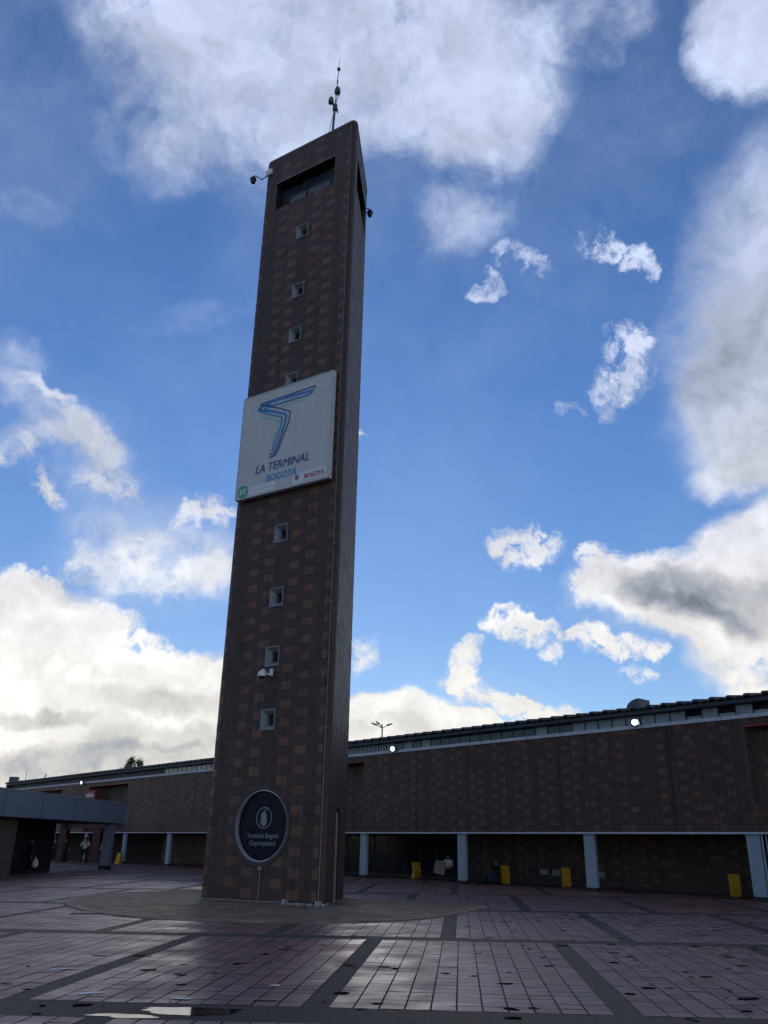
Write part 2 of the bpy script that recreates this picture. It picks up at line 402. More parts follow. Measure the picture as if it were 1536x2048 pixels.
def text_mesh(txt, size, bold=0.0, shear=0.0, align='CENTER', depth=0.004, space=1.0):
    cu = bpy.data.curves.new('lettering', 'FONT'); cu.body = txt; cu.size = size; cu.offset = bold; cu.shear = shear
    cu.align_x = align; cu.extrude = depth; cu.space_character = space; cu.resolution_u = 3
    o = bpy.data.objects.new('lettering_source', cu)
    me = bpy.data.meshes.new_from_object(o)
    bpy.data.objects.remove(o)
    return me


def place_text(name, txt, x0, x1, z0, cap, y, mat, parent, bold=0.0, shear=0.0):
    """upright lettering in the local x-z plane, fitted to the width and cap height given"""
    me = text_mesh(txt, 1.0, bold, shear, 'LEFT')
    xs = [v.co.x for v in me.vertices]; ref = text_mesh('H', 1.0, bold)
    hh = max(v.co.y for v in ref.vertices) - min(v.co.y for v in ref.vertices)
    a, b = min(xs), max(xs); sx = (x1 - x0) / (b - a); sz = cap / hh
    for v in me.vertices:
        v.co = Vector((x0 + (v.co.x - a) * sx, y + v.co.z * 0.6, z0 + v.co.y * sz))
    me.materials.clear(); me.materials.append(mat)
    return link(name, me, parent)


def stroke(mb, pts, w, y, t=0.006, mi=0):
    """flat printed line with mitred bends in the local x-z plane"""
    P = [Vector((p[0], p[1])) for p in pts]; L = []; Rr = []
    for i, p in enumerate(P):
        if i == 0: d = (P[1] - p).normalized(); nrm = Vector((-d.y, d.x)); k = 1
        elif i == len(P) - 1: d = (p - P[i - 1]).normalized(); nrm = Vector((-d.y, d.x)); k = 1
        else:
            d0 = (p - P[i - 1]).normalized(); d1 = (P[i + 1] - p).normalized()
            n0 = Vector((-d0.y, d0.x)); n1 = Vector((-d1.y, d1.x)); nrm = (n0 + n1)
            nrm = nrm.normalized() if nrm.length > 1e-3 else n0
            k = min(2.0, 1 / max(0.3, nrm.dot(n0)))
        L.append(p + nrm * (w / 2 * k)); Rr.append(p - nrm * (w / 2 * k))
    for i in range(len(P) - 1):
        mb.prism_xz([tuple(L[i]), tuple(L[i + 1]), tuple(Rr[i + 1]), tuple(Rr[i])], y - t, y, mi)


# trapezoid clipping shared by walls and tiles -------------------------------------------------
def clip_cell(u0, u1, z0, z1, rects, circ, step=0.09):
    """cell minus rectangles and a circle -> list of (ua, ub, za0, zb0, za1, zb1)"""
    cuts = {u0, u1}
    hit = False
    for (a, b, c, d) in rects:
        if a < u1 and b > u0 and c < z1 and d > z0:
            hit = True
            for q in (a, b):
                if u0 < q < u1: cuts.add(q)
    cc = False
    if circ:
        uc, zc, r = circ
        nx = min(max(uc, u0), u1); nz = min(max(zc, z0), z1)
        if (nx - uc) ** 2 + (nz - zc) ** 2 < r * r:
            hit = cc = True
            k = max(2, int((u1 - u0) / step))
            for i in range(1, k): cuts.add(u0 + (u1 - u0) * i / k)
            for q in (uc - r, uc + r):
                if u0 < q < u1: cuts.add(q)
    if not hit: return None
    cs = sorted(cuts); out = []
    for a, b in zip(cs, cs[1:]):
        if b - a < 0.004: continue
        iv = [((z0, z0), (z1, z1))]
        mid = (a + b) / 2
        for (ra, rb, rc, rd) in rects:
            if ra <= mid <= rb:
                nv = []
                for lo, hi in iv:
                    if rc > lo[0]: nv.append((lo, (min(hi[0], rc), min(hi[1], rc))))
                    if rd < hi[0]: nv.append(((max(lo[0], rd), max(lo[1], rd)), hi))
                iv = nv
        if cc and abs(mid - uc) < r:
            ha = math.sqrt(max(0, r * r - (a - uc) ** 2)); hb = math.sqrt(max(0, r * r - (b - uc) ** 2)); nv = []
            for lo, hi in iv:
                t = (min(hi[0], zc - ha), min(hi[1], zc - hb))
                if t[0] > lo[0] or t[1] > lo[1]: nv.append((lo, (max(t[0], lo[0]), max(t[1], lo[1]))))
                t = (max(lo[0], zc + ha), max(lo[1], zc + hb))
                if t[0] < hi[0] or t[1] < hi[1]: nv.append(((min(t[0], hi[0]), min(t[1], hi[1])), hi))
            iv = nv
        for lo, hi in iv:
            if hi[0] - lo[0] + hi[1] - lo[1] > 0.01: out.append((a, b, lo[0], lo[1], hi[0], hi[1]))
    return out


def slab(mb, pos, ua, ub, la, lb, ha, hb, dout, din, col, segs=1):
    """piece of cladding between two heights following the wall line pos(u) -> (point, outward normal)"""
    us = [ua + (ub - ua) * i / segs for i in range(segs + 1)]
    pts = []
    for i, u in enumerate(us):
        t = i / segs; p, nrm = pos(u); lo = la + (lb - la) * t; hi = ha + (hb - ha) * t
        o = p + nrm * dout; q = p + nrm * din
        pts += [(o.x, o.y, lo), (o.x, o.y, hi), (q.x, q.y, hi), (q.x, q.y, lo)]
    fs = []
    for i in range(segs):
        a = i * 4; b = a + 4
        fs += [(a, b, b + 1, a + 1), (a + 1, b + 1, b + 2, a + 2), (a, a + 3, b + 3, b)]
    fs += [(0, 1, 2, 3), (segs * 4 + 3, segs * 4 + 2, segs * 4 + 1, segs * 4)]
    mb.add(pts, fs, 0, col)


def tint(base, amt=0.16):
    k = 1 + rnd.uniform(-amt, amt)
    return tuple(max(0.005, c * k * (1 + rnd.uniform(-0.05, 0.05))) for c in base)


# ================================================================== GROUND
gm = MB(); gm.add([(-1500, -600, -0.06), (1500, -600, -0.06), (1500, 2400, -0.06), (-1500, 2400, -0.06)], [(0, 1, 2, 3)])
gm.obj('ground', M_EARTH, kind='structure')

AP = 0.07447                               # direction of the paving courses
plaza = link('plaza_paving', None, None, (0, 0, 0), -AP, kind='structure')
bed = MB(); bed.add([(-46, -6, -0.012), (34, -6, -0.012), (34, 82, -0.012), (-46, 82, -0.012)], [(0, 1, 2, 3)])
bed.obj('joint_bed', M_BED, plaza)
ROWS = [(-5.2, 1.65, 1), (2.77, 9.77, 1), (10.68, 17.7, 0), (18.3, 25.3, 1), (25.9, 32.9, 0), (33.5, 40.5, 1), (41.1, 48.1, 0), (48.7, 55.7, 1), (56.3, 63.3, 0), (63.9, 70.9, 1), (71.5, 78.5, 0)]
bands = MB(); prev = -6
for a, b, par in ROWS:
    bands.box(-46, 34, prev, a - 0.006, -0.011, -0.003); prev = b + 0.006
nbands = []
tiles = []
PITCHS, BW = 3.545, 0.30
for (t0, t1, par) in ROWS:
    s0 = -1.85 + (-2.13 + PITCHS if par else 0) - PITCHS * 14
    while s0 < 34:
        bands.box(s0, s0 + BW, t0, t1, -0.011, -0.003)
        a = s0 + BW; wid = PITCHS - BW; nc = 11; cw = wid / nc
        for half in (0, 1):
            ta = t0 + (t1 - t0) / 2 * half; tb = ta + (t1 - t0) / 2; nr = 12; rh = (tb - ta) / nr
            for i in range(nc):
                for j in range(nr):
                    x0 = a + i * cw; y0 = ta + j * rh
                    if x0 < -45.5 or x0 > 33 or y0 < -5.5: continue
                    tiles.append((x0, y0, cw, rh))
        s0 += PITCHS
bands.obj('paving_band', M_BAND, plaza)
cpv = Vector((math.cos(AP), math.sin(AP), 0))


def pave_world(s, t):
    return (s * math.cos(AP) + t * math.sin(AP), -s * math.sin(AP) + t * math.cos(AP))


def tile_tone(x, y):
    k = mnoise.noise(Vector((x * 0.16, y * 0.16, 3.1)))
    k2 = mnoise.noise(Vector((x * 0.05, y * 0.08, 9.1)))
    base = Vector((0.200, 0.122, 0.110)).lerp(Vector((0.195, 0.090, 0.070)), min(1, max(0, 0.5 + k * 0.9 + k2)))
    q = rnd.random()
    if q < 0.035: base = base * 0.62
    elif q < 0.06: base = base * 1.3
    return tint(base, 0.15)


def paver(mb, x0, y0, w, h, lod, col=None, gap=0.017, gapy=0.009):
    a, b, c, d = x0 + gap / 2, x0 + w - gap / 2, y0 + gapy / 2, y0 + h - gapy / 2
    dz = rnd.uniform(-0.0025, 0.0015); tx = rnd.gauss(0, 0.006); ty = rnd.gauss(0, 0.006)
    z = lambda x, y: dz + tx * (x - (a + b) / 2) + ty * (y - (c + d) / 2)
    col = col or tile_tone(x0, y0)
    if lod == 0:      # chamfered top
        e = 0.0025
        p = [(a, c, -0.012), (b, c, -0.012), (b, d, -0.012), (a, d, -0.012), (a, c, z(a, c) - e), (b, c, z(b, c) - e), (b, d, z(b, d) - e), (a, d, z(a, d) - e),
             (a + e, c + e, z(a, c)), (b - e, c + e, z(b, c)), (b - e, d - e, z(b, d)), (a + e, d - e, z(a, d))]
        mb.add(p, [(8, 9, 10, 11)], 0, col); mb.add(p, [(0, 1, 5, 4), (1, 2, 6, 5), (2, 3, 7, 6), (3, 0, 4, 7), (4, 5, 9, 8), (5, 6, 10, 9), (6, 7, 11, 10), (7, 4, 8, 11)], 1, col)
    elif lod == 1:
        p = [(a, c, -0.012), (b, c, -0.012), (b, d, -0.012), (a, d, -0.012), (a, c, z(a, c)), (b, c, z(b, c)), (b, d, z(b, d)), (a, d, z(a, d))]
        mb.add(p, [(4, 5, 6, 7)], 0, col); mb.add(p, [(0, 1, 5, 4), (1, 2, 6, 5), (3, 0, 4, 7)], 1, col)
    else:
        mb.add([(a, c, z(a, c)), (b, c, z(b, c)), (b, d, z(b, d)), (a, d, z(a, d))], [(0, 1, 2, 3)], 0, col)


def seen_on_ground(x, y):
    wx, wy = pave_world(x, y)
    v = Vector((wx, wy, -EYE)); z = v.dot(fw)
    if z < 1: return False
    u = CXP + FPX * v.dot(rt) / z; w = CYP - FPX * v.dot(up) / z
    return -8 < u < 1544 and w < 2052


near = sorted([t for t in tiles if seen_on_ground(t[0] + t[2] / 2, t[1] + t[3] / 2)], key=lambda t: t[1])[:298]
nearset = set(near)
broken = {}
for k, t in enumerate(near):
    mb = MB(); paver(mb, -t[2] / 2, -t[3] / 2, t[2], t[3], 0, tile_tone(t[0], t[1]))
    o = mb.obj('paving_tile', [M_PAVE, M_BED], plaza, tint=True); o.location = (t[0] + t[2] / 2, t[1] + t[3] / 2, 0)
rest = MB()
for t in tiles:
    if t in nearset: continue
    paver(rest, *t, 1 if (-6 < t[1] < 26 and -20 < t[0] < 20) else 2)
rest.obj('paving_tiles', [M_PAVE, M_BED], plaza, tint=True, kind='stuff')

# dark spots, litter and rain water on the paving
sp = MB()
for k in range(420):
    s_ = rnd.uniform(-7, 8.5); t_ = rnd.uniform(9, 26)
    if s_ < 0 and rnd.random() < 0.6: continue
    r = rnd.uniform(0.015, 0.065) * rnd.uniform(0.6, 1.3); n = 9; el = rnd.uniform(1.0, 2.2); an = rnd.uniform(-0.4, 0.4)
    pts = []
    for i in range(n):
        q = 2 * math.pi * i / n; rr = r * rnd.uniform(0.65, 1.25); x, y = rr * el * math.cos(q), rr * math.sin(q)
        pts.append((s_ + x * math.cos(an) - y * math.sin(an), t_ + x * math.sin(an) + y * math.cos(an), 0.0035 + k * 1e-5))
    sp.add(pts, [tuple(range(n))])
sp.obj('stain_spots', M_STAIN, plaza, kind='stuff')
pl = MB()


def puddle(cx, cy, rx, ry, k, z=0.003, jag=0.25, seed=0):
    n = 40; pts = []
    for i in range(n):
        q = 2 * math.pi * i / n
        rr = 1 + jag * mnoise.noise(Vector((math.cos(q) * 1.7, math.sin(q) * 1.7, seed * 3.3))) * 2
        pts.append((cx + rx * rr * math.cos(q), cy + ry * rr * math.sin(q), z + k * 1e-4))
    pl.add(pts, [tuple(range(n))])


puddle(-3.05, 10.36, 0.60, 0.10, 0, seed=1); puddle(-3.0, 10.2, 0.5, 0.16, 1, seed=2); puddle(-3.6, 9.9, 0.4, 0.10, 2, seed=5)
puddle(-2.35, 10.98, 0.16, 0.03, 3, seed=4)
pl.obj('puddle', M_WATER, None, label='shallow puddle of rain water reflecting the pale sky at the bottom edge', category='puddle').rotation_euler = (0, 0, -AP)
for (s_, t_, a_, w_, h_, lab) in [(-4.55, 11.15, 0.3, 0.16, 0.06, 'flat white scrap of paper on the nearest course of paving tiles'),
                                  (-3.35, 10.95, -0.2, 0.13, 0.05, 'small pale scrap of paper beside the puddle, on the tile edge'),
                                  (-2.45, 12.05, 0.1, 0.08, 0.05, 'tiny white scrap lying on reddish tiles right of the puddle'),
                                  (-5.8, 13.0, 0.4, 0.22, 0.05, 'long white streak of litter on the tiles at the left edge'),
                                  (-7.9, 30.2, 0.4, 0.14, 0.1, 'white scrap of litter on the far paving before the people')]:
    mb = MB(); mb.add([(-w_, -h_, 0.006), (w_ * 0.8, -h_ * 0.6, 0.009), (w_, h_ * 0.7, 0.012), (-w_ * 0.5, h_, 0.007)], [(0, 1, 2, 3)]); mb.add([(-w_, -h_, 0.002), (w_ * 0.8, -h_ * 0.6, 0.002), (w_, h_ * 0.7, 0.002), (-w_ * 0.5, h_, 0.002)], [(3, 2, 1, 0)])
    o = mb.obj('paper_scrap', M_PAPER, None, label=lab, category='litter', group='scraps of litter on the plaza')
    x, y = pave_world(s_, t_); o.location = (x, y, 0.002); o.rotation_euler = (0, 0, a_)

# concrete apron round the tower foot
ctrl = [(-9.3, 25.6), (-8.2, 23.8), (-7.38, 22.81), (-5.79, 21.6), (-3.32, 21.03), (-1.71, 21.0), (0.14, 21.77), (1.45, 23.53), (2.44, 25.7), (2.7, 26.9), (1.76, 28.45), (0.19, 29.34), (-1.45, 29.7), (-3.5, 32), (-7, 33.2), (-9.6, 31), (-10, 28)]
apts = []
nC = len(ctrl)
for i in range(nC):
    p0, p1, p2, p3 = [Vector(ctrl[(i + k - 1) % nC]) for k in range(4)]
    for j in range(6):
        t = j / 6
        apts.append(0.5 * ((2 * p1) + (-p0 + p2) * t + (2 * p0 - 5 * p1 + 4 * p2 - p3) * t * t + (-p0 + 3 * p1 - 3 * p2 + p3) * t ** 3))
ctr = Vector((-3.6, 27.0))
ap = MB()
N_ = len(apts)
rings = [(1.0, -0.01), (0.998, 0.022), (0.985, 0.032), (0.955, 0.033), (0.945, 0.030), (0.6, 0.04), (0.25, 0.045)]
pts = []
for k, z in rings:
    for i, p in enumerate(apts):
        q = ctr + (p - ctr) * k; pts.append((q.x, q.y, z + (0.004 * mnoise.noise(Vector((q.x, q.y, 1))) if k < 0.99 else 0)))
fs = []
for k in range(len(rings) - 1):
    for i in range(N_): fs.append((k * N_ + i, k * N_ + (i + 1) % N_, (k + 1) * N_ + (i + 1) % N_, (k + 1) * N_ + i))
fs.append(tuple(range((len(rings) - 1) * N_, len(rings) * N_)))
ap.add(pts, fs)
apo = ap.obj('concrete_apron', M_APRON, None, kind='structure')
rim = MB(); pts = []
for k, z in ((1.001, -0.01), (0.9995, 0.036), (0.958, 0.038), (0.957, 0.01)):
    for i, p in enumerate(apts):
        q = ctr + (p - ctr) * k; pts.append((q.x, q.y, z))
fs = []
for k in range(3):
    for i in range(N_): fs.append((k * N_ + i, k * N_ + (i + 1) % N_, (k + 1) * N_ + (i + 1) % N_, (k + 1) * N_ + i))
rim.add(pts, fs); rim.obj('apron_kerb', new_mat('pale_apron_kerb', (0.23, 0.185, 0.13), 0.85, vary=0.4, nscale=2.5, dirt=0.8, dirtcol=(0.10, 0.075, 0.05), bump=0.3, spec=0.15), apo)

# drain cover left of the apron
dc = thing('drain_cover', 'dark iron drain cover set in the paving at the left tip of the apron', 'drain cover', (-7.75, 23.05, 0.004), 0.2)
MB().box(-0.42, 0.42, -0.36, 0.36, 0, 0.012).obj('frame', M_BLACK, dc)
gr = MB()
for k in range(7): gr.box(-0.36, 0.36, -0.31 + k * 0.09, -0.26 + k * 0.09, 0.012, 0.02)
gr.obj('grating', M_STEEL, dc)

# ================================================================== TOWER
AA = -1.01841587
Xt = Vector((-math.sin(AA), -math.cos(AA)))           # to the right along the front
rot_t = math.atan2(Xt.y, Xt.x)
F0 = Vector((-2.0636, 25.7073))
tower = thing('clock_style_tower', '', '', (F0.x, F0.y, 0), rot_t)
tower.name = 'terminal_tower'
tower['label'] = 'tall triangular brown tiled tower with a white billboard, standing alone on the plaza'
tower['category'] = 'tower'
TOPZ = 29.97
dP = Vector((math.sin(AP), math.cos(AP)))
loc = lambda w: Vector((w.dot(Xt), w.dot(Vector((-Xt.y, Xt.x)))))   # world direction -> tower frame
CR = Vector((0.09, 0.0)); CL = Vector((-5.35, 0.0)); CB = CR + loc(dP) * 4.5
rad = 0.30


def rounded(corners, rs):
    """closed outline (front right corner -> left -> back), returns list of pieces"""
    n = len(corners); segs = []
    info = []
    for i in range(n):
        r = rs[i]
        p = corners[i]; a = (corners[i - 1] - p).normalized(); b = (corners[(i + 1) % n] - p).normalized()
        ang = a.angle(b); T = r / math.tan(ang / 2); c = p + (a + b).normalized() * (r / math.sin(ang / 2))
        info.append((p + a * T, p + b * T, c, math.pi - ang, r))
    for i in range(n):
        t_in, t_out, c, turn, r = info[i]
        segs.append(('arc', t_in, t_out, c, turn * r, turn))
        nx = info[(i + 1) % n][0]
        segs.append(('line', t_out, nx, None, (nx - t_out).length, 0))
    return segs


RC = 0.17
PSEG = rounded([CR, CL, CB], [RC, 0.40, rad])
PERIM = sum(s[4] for s in PSEG)
U_FLAT = -PSEG[0][2].x            # s at which the flat front begins
U0 = U_FLAT - PSEG[0][4]          # start of the right corner arc
cen_t = (CR + CL + CB) / 3


def tpos(u):
    x = (u - U0) % PERIM
    for kind, a, b, c, L, turn in PSEG:
        if x <= L + 1e-9:
            if kind == 'line':
                d = (b - a).normalized(); p = a + d * x; nrm = Vector((d.y, -d.x))
                if nrm.dot(p - cen_t) < 0: nrm = -nrm
                return p, nrm
            v0 = (a - c); th = x / v0.length
            sg = 1 if (v0.x * (b - c).y - v0.y * (b - c).x) > 0 else -1
            v = Vector((v0.x * math.cos(sg * th) - v0.y * math.sin(sg * th), v0.x * math.sin(sg * th) + v0.y * math.cos(sg * th)))
            return c + v, v.normalized()
        x -= L
    return PSEG[0][1], Vector((0, -1))


breaks = []
x = U0
for s in PSEG:
    breaks.append((x, x + s[4], s[0])); x += s[4]
WIN_Z = [25.17, 22.20, 20.09, 18.03, 11.81, 9.48, 7.44, 5.38]
WC = 2.45
rects = [(WC - 0.27, WC + 0.27, z - 0.31, z + 0.31) for z in WIN_Z] + [(0.94, 4.05, 27.0, 28.45)]
CIRC = (2.43, 2.19, 1.12)
wside = lambda w: -(w - (CR - PSEG[0][1]).length) + U0     # distance from the sharp corner along the side face -> u
SW = (wside(3.6), wside(0.75), 27.0, 28.45)
SD = (wside(2.55), wside(1.75), 0.0, 2.75)
SWm = (SW[0] + PERIM, SW[1] + PERIM, SW[2], SW[3]); SDm = (SD[0] + PERIM, SD[1] + PERIM, SD[2], SD[3])
allrects = rects + [SW, SD, SWm, SDm]
rects_f = allrects
# solid body behind the cladding
body = MB()
for (a, b, kind) in breaks:
    k = 8 if kind == 'arc' else 1
    for i in range(k):
        ua = a + (b - a) * i / k; ub = a + (b - a) * (i + 1) / k
        cells = clip_cell(ua, ub, 0, TOPZ - 0.03, rects_f, CIRC, 0.06) if kind == 'line' else None
        if cells is None: cells = [(ua, ub, 0, 0, TOPZ - 0.03, TOPZ - 0.03)]
        for (q, w, l0, l1, h0, h1) in cells:
            p, n_ = tpos(q + 1e-6); p2, n2 = tpos(w - 1e-6)
            p = p - n_ * 0.02; p2 = p2 - n2 * 0.02
            body.add([(p.x, p.y, l0), (p2.x, p2.y, l1), (p2.x, p2.y, h1), (p.x, p.y, h0)], [(0, 1, 2, 3)])
outl = []
for (a, b, kind) in breaks:
    k = 8 if kind == 'arc' else 1
    for i in range(k): outl.append(tpos(a + (b - a) * i / k + 1e-6))
body.add([(p.x - n_.x * 0.02, p.y - n_.y * 0.02, TOPZ - 0.03) for p, n_ in outl], [tuple(range(len(outl)))])
body.obj('body', M_JOINT, tower)
cap = MB(); n = len(outl)
cap.add([(p.x + n_.x * 0.012, p.y + n_.y * 0.012, z) for z in (TOPZ - 0.10, TOPZ + 0.03) for p, n_ in outl] + [(p.x - n_.x * 0.22, p.y - n_.y * 0.22, TOPZ + 0.03) for p, n_ in outl] + [(p.x - n_.x * 0.22, p.y - n_.y * 0.22, TOPZ - 0.02) for p, n_ in outl],
        [(k * n + i, k * n + (i + 1) % n, (k + 1) * n + (i + 1) % n, (k + 1) * n + i) for k in range(3) for i in range(n)])
cap.obj('roof_edge', new_mat('dark_flashing', (0.05, 0.045, 0.05), 0.5), tower)

TW, TH = 0.45, 0.2925
DARKS = [(0.076, 0.050, 0.041), (0.072, 0.048, 0.041), (0.080, 0.051, 0.041), (0.073, 0.050, 0.042), (0.070, 0.047, 0.043)]
LIGHTS = [(0.158, 0.084, 0.060), (0.150, 0.083, 0.060), (0.162, 0.080, 0.057), (0.148, 0.076, 0.056), (0.142, 0.083, 0.063)]
dark_meshes, light_meshes = [], []
fposz = lambda u: (Vector((0, 0)) + Vector((-u, 0)), Vector((0, -1)))
for lst, bases, k in ((dark_meshes, DARKS, 3), (light_meshes, LIGHTS, 2)):
    for b_ in bases:
        for q in range(k):
            mb = MB(); slab(mb, fposz, -TW / 2 + 0.004, TW / 2 - 0.004, -TH / 2 + 0.004, -TH / 2 + 0.004, TH / 2 - 0.004, TH / 2 - 0.004, rnd.uniform(-0.003, 0.003), -0.02, tint(b_, 0.05))
            lst.append(mb.mesh('cladding_tile', M_TILE, True))
clad = MB(); n_ind = 0
rows = int(TOPZ / TH) + 2
for r_ in range(rows):
    zb = 0.136 - TH + (r_ - 1) * TH      # r_ = 1 is the first row that starts at -0.157
    parD = (r_ % 2 == 0)
    z0, z1 = max(0.0, zb), min(TOPZ - 0.06, zb + TH)
    if z1 - z0 < 0.03: continue
    base = 1.09 if parD else 1.765
    m0 = math.ceil((U0 - PERIM * 0.55 - base) / TW); m1 = int((PERIM * 0.45 + U0 - base) / TW) + 2
    kmax = round(PERIM / TW)
    for mi_ in range(-kmax // 2 - 1, -kmax // 2 + kmax + 1):
        uc = base + mi_ * TW
        ua, ub = uc - TW / 2, uc + TW / 2
        lo_lim = -PERIM * 0.5 + 2.2; hi_lim = lo_lim + PERIM
        if ub < lo_lim or ua > hi_lim: continue
        ua, ub = max(ua, lo_lim), min(ub, hi_lim)
        edge_half = parD and mi_ == -2
        if edge_half: ua = 0.19
        if parD and mi_ == -3: ub = 0.19
        light = (mi_ % 4 == 0) or edge_half
        if uc < 0.18 or uc > 4.9: light = False
        if edge_half: light = True
        if light and zb > 28.6: light = rnd.random() < 0.4
        col = tint(rnd.choice(LIGHTS if light else DARKS), 0.06)
        onfront = (ua > U_FLAT - 0.01 and ub < 4.45 and not edge_half)
        cells = clip_cell(ua, ub, z0, z1, rects_f, CIRC, 0.05)
        full = cells is None and abs(z1 - z0 - TH) < 1e-3
        if onfront and full and n_ind < 299:
            o = link('cladding_tile', rnd.choice(light_meshes if light else dark_meshes), tower)
            o.location = (-uc, 0, (z0 + z1) / 2); n_ind += 1
            continue
        g_ = 0.004; jit = rnd.uniform(-0.003, 0.003)
        if cells is None:
            curved = any(k == 'arc' and a < (ub) and b > (ua) or (k == 'arc' and a < ub + PERIM and b > ua + PERIM) for a, b, k in breaks)
            slab(clad, tpos, ua + g_, ub - g_, z0 + g_, z0 + g_, z1 - g_, z1 - g_, jit, -0.02, col, 6 if curved else 1)
        else:
            for (q, w, l0, l1, h0, h1) in cells:
                slab(clad, tpos, q + (g_ if q == ua else 0), w - (g_ if w == ub else 0), l0 + (g_ if l0 == z0 else 0), l1 + (g_ if l1 == z0 else 0), h0 - (g_ if h0 == z1 else 0), h1 - (g_ if h1 == z1 else 0), jit, -0.02, col)
clad.obj('cladding_tiles', M_TILE, tower, tint=True, kind='stuff')

# small splayed windows
hw, hh = 0.275, 0.315
wm = MB()


def ring(mb, a, b, mi=0):
    """two rectangles (x0,x1,z0,z1,y) joined by four faces"""
    A = [(a[0], a[4], a[2]), (a[1], a[4], a[2]), (a[1], a[4], a[3]), (a[0], a[4], a[3])]
    B = [(b[0], b[4], b[2]), (b[1], b[4], b[2]), (b[1], b[4], b[3]), (b[0], b[4], b[3])]
    mb.add(A + B, [(i, (i + 1) % 4, 4 + (i + 1) % 4, 4 + i) for i in range(4)], mi)


o0 = (-hw - 0.02, hw + 0.02, -hh - 0.02, hh + 0.02)
ring(wm, (*o0, 0.0), (*o0, -0.03)); ring(wm, (*o0, -0.03), (-hw + 0.015, hw - 0.015, -hh + 0.015, hh - 0.015, -0.03))
ring(wm, (-hw + 0.015, hw - 0.015, -hh + 0.015, hh - 0.015, -0.03), (-0.13, 0.13, -0.175, 0.175, 0.14))
ring(wm, (-0.13, 0.13, -0.175, 0.175, 0.14), (-0.13, 0.13, -0.175, 0.175, 0.30))
wmesh = wm.mesh('window', new_mat('white_window_surround', (0.20, 0.22, 0.235), 0.5, vary=0.12, dirt=0.3, dirtcol=(0.22, 0.24, 0.27)))
pm = MB(); pm.box(-0.13, 0.13, 0.27, 0.29, -0.175, 0.175); pmesh = pm.mesh('pane', M_BLACK)
for z in WIN_Z:
    w_ = link('window', wmesh, tower, (-WC, 0, z)); link('pane', pmesh, w_)

# gallery windows at the top


def gallery(parent, x0, x1, z0, z1, depth, bays, o=None, ang=0.0):
    h = link('gallery_window', None, parent, o or (0, 0, 0), ang)
    mb = MB(); ring(mb, (x0, x1, z0, z1, -0.004), (x0, x1, z0, z1, depth))
    mb.obj('recess', M_BLACK, h)
    bl = MB(); bl.box(x0, x1, depth, depth + 0.02, z0, z1); bl.obj('inner_wall', M_BLACK, h)
    edge = MB(); edge.box(x0 - 0.02, x1 + 0.02, -0.022, -0.002, z1, z1 + 0.035); edge.obj('head_drip', M_PIPE, h)
    for a, b in bays:
        MB().box(a, b, depth - 0.05, depth - 0.035, z0 + 0.03, z1 - 0.04).obj('pane', M_GLASSG, h)
    for (a, b) in [(x0, bays[0][0])] + [(p[1], q[0]) for p, q in zip(bays, bays[1:])] + [(bays[-1][1], x1)]:
        MB().box(a + 0.003, b - 0.003, depth - 0.09, depth - 0.02, z0 + 0.01, z1 - 0.01).obj('mullion', M_DARK, h)
    return h


gallery(tower, -4.05, -0.94, 27.0, 28.45, 0.5, [(-3.83, -2.76), (-2.69, -1.50)])
sdir = loc(dP); sang = math.atan2(sdir.y, sdir.x)
gallery(tower, 0.75, 3.6, 27.0, 28.45, 0.45, [(1.0, 2.2), (2.26, 3.4)], (CR.x, CR.y, 0), sang)
# arched service door in the side face
door = link('service_door', None, tower, (CR.x, CR.y, 0), sang)
arch = [(1.75, 0), (2.55, 0), (2.55, 2.35)] + [(2.15 + 0.4 * math.cos(R(a)), 2.35 + 0.4 * math.sin(R(a))) for a in range(15, 180, 15)] + [(1.75, 2.35)]
mb = MB(); n = len(arch)
mb.add([(x, 0.0, z) for x, z in arch] + [(x, 0.35, z) for x, z in arch], [(i, (i + 1) % n, n + (i + 1) % n, n + i) for i in range(n)] + [tuple(range(n, 2 * n))])
mb.obj('arched_reveal', M_DARK, door)
sp_ = MB()
prev = None
top = [(1.75, 2.35)] + [(2.15 + 0.4 * math.cos(R(a)), 2.35 + 0.4 * math.sin(R(a))) for a in range(165, 0, -15)] + [(2.55, 2.35)]
for p, q in zip(top, top[1:]): sp_.prism_xz([p, q, (q[0], 2.75), (p[0], 2.75)], -0.0, 0.05)
sp_.obj('spandrel', M_DARK, door)
MB().box(1.72, 1.80, -0.05, 0.03, 0.0, 2.6).obj('door_frame', M_PIPE, door)

# conduits and boxes on the tower
c = MB(); c.tube((-0.10, -0.035, 0.1), (-0.15, -0.03, TOPZ - 0.2), 0.010, n=6)
for z in range(1, 29, 2): c.box(-0.16, -0.09, -0.05, -0.0, z, z + 0.03)
c.obj('conduit', M_PIPE, tower)
c = MB(); c.tube((0.06, 0.02, 3.0), (0.02, 0.02, TOPZ - 0.2), 0.016, n=6); c.obj('conduit', M_DARK, tower)
c = MB(); c.tube((-2.35, -0.03, 0.06), (-2.33, -0.03, 1.0), 0.012, n=6); c.box(-2.39, -2.28, -0.07, 0, 0.92, 1.03); c.obj('conduit', M_PIPE, tower)
c = MB(); c.tube((-4.75, -0.035, 0.065), (-0.1, -0.04, 0.075), 0.016, n=6); c.obj('conduit', M_PIPE, tower)
for x_ in (-1.30, -0.08): MB().box(x_ - 0.07, x_ + 0.07, -0.12, -0.0, 0.04, 0.17).obj('junction_box', M_CONC, tower)
rub = MB()
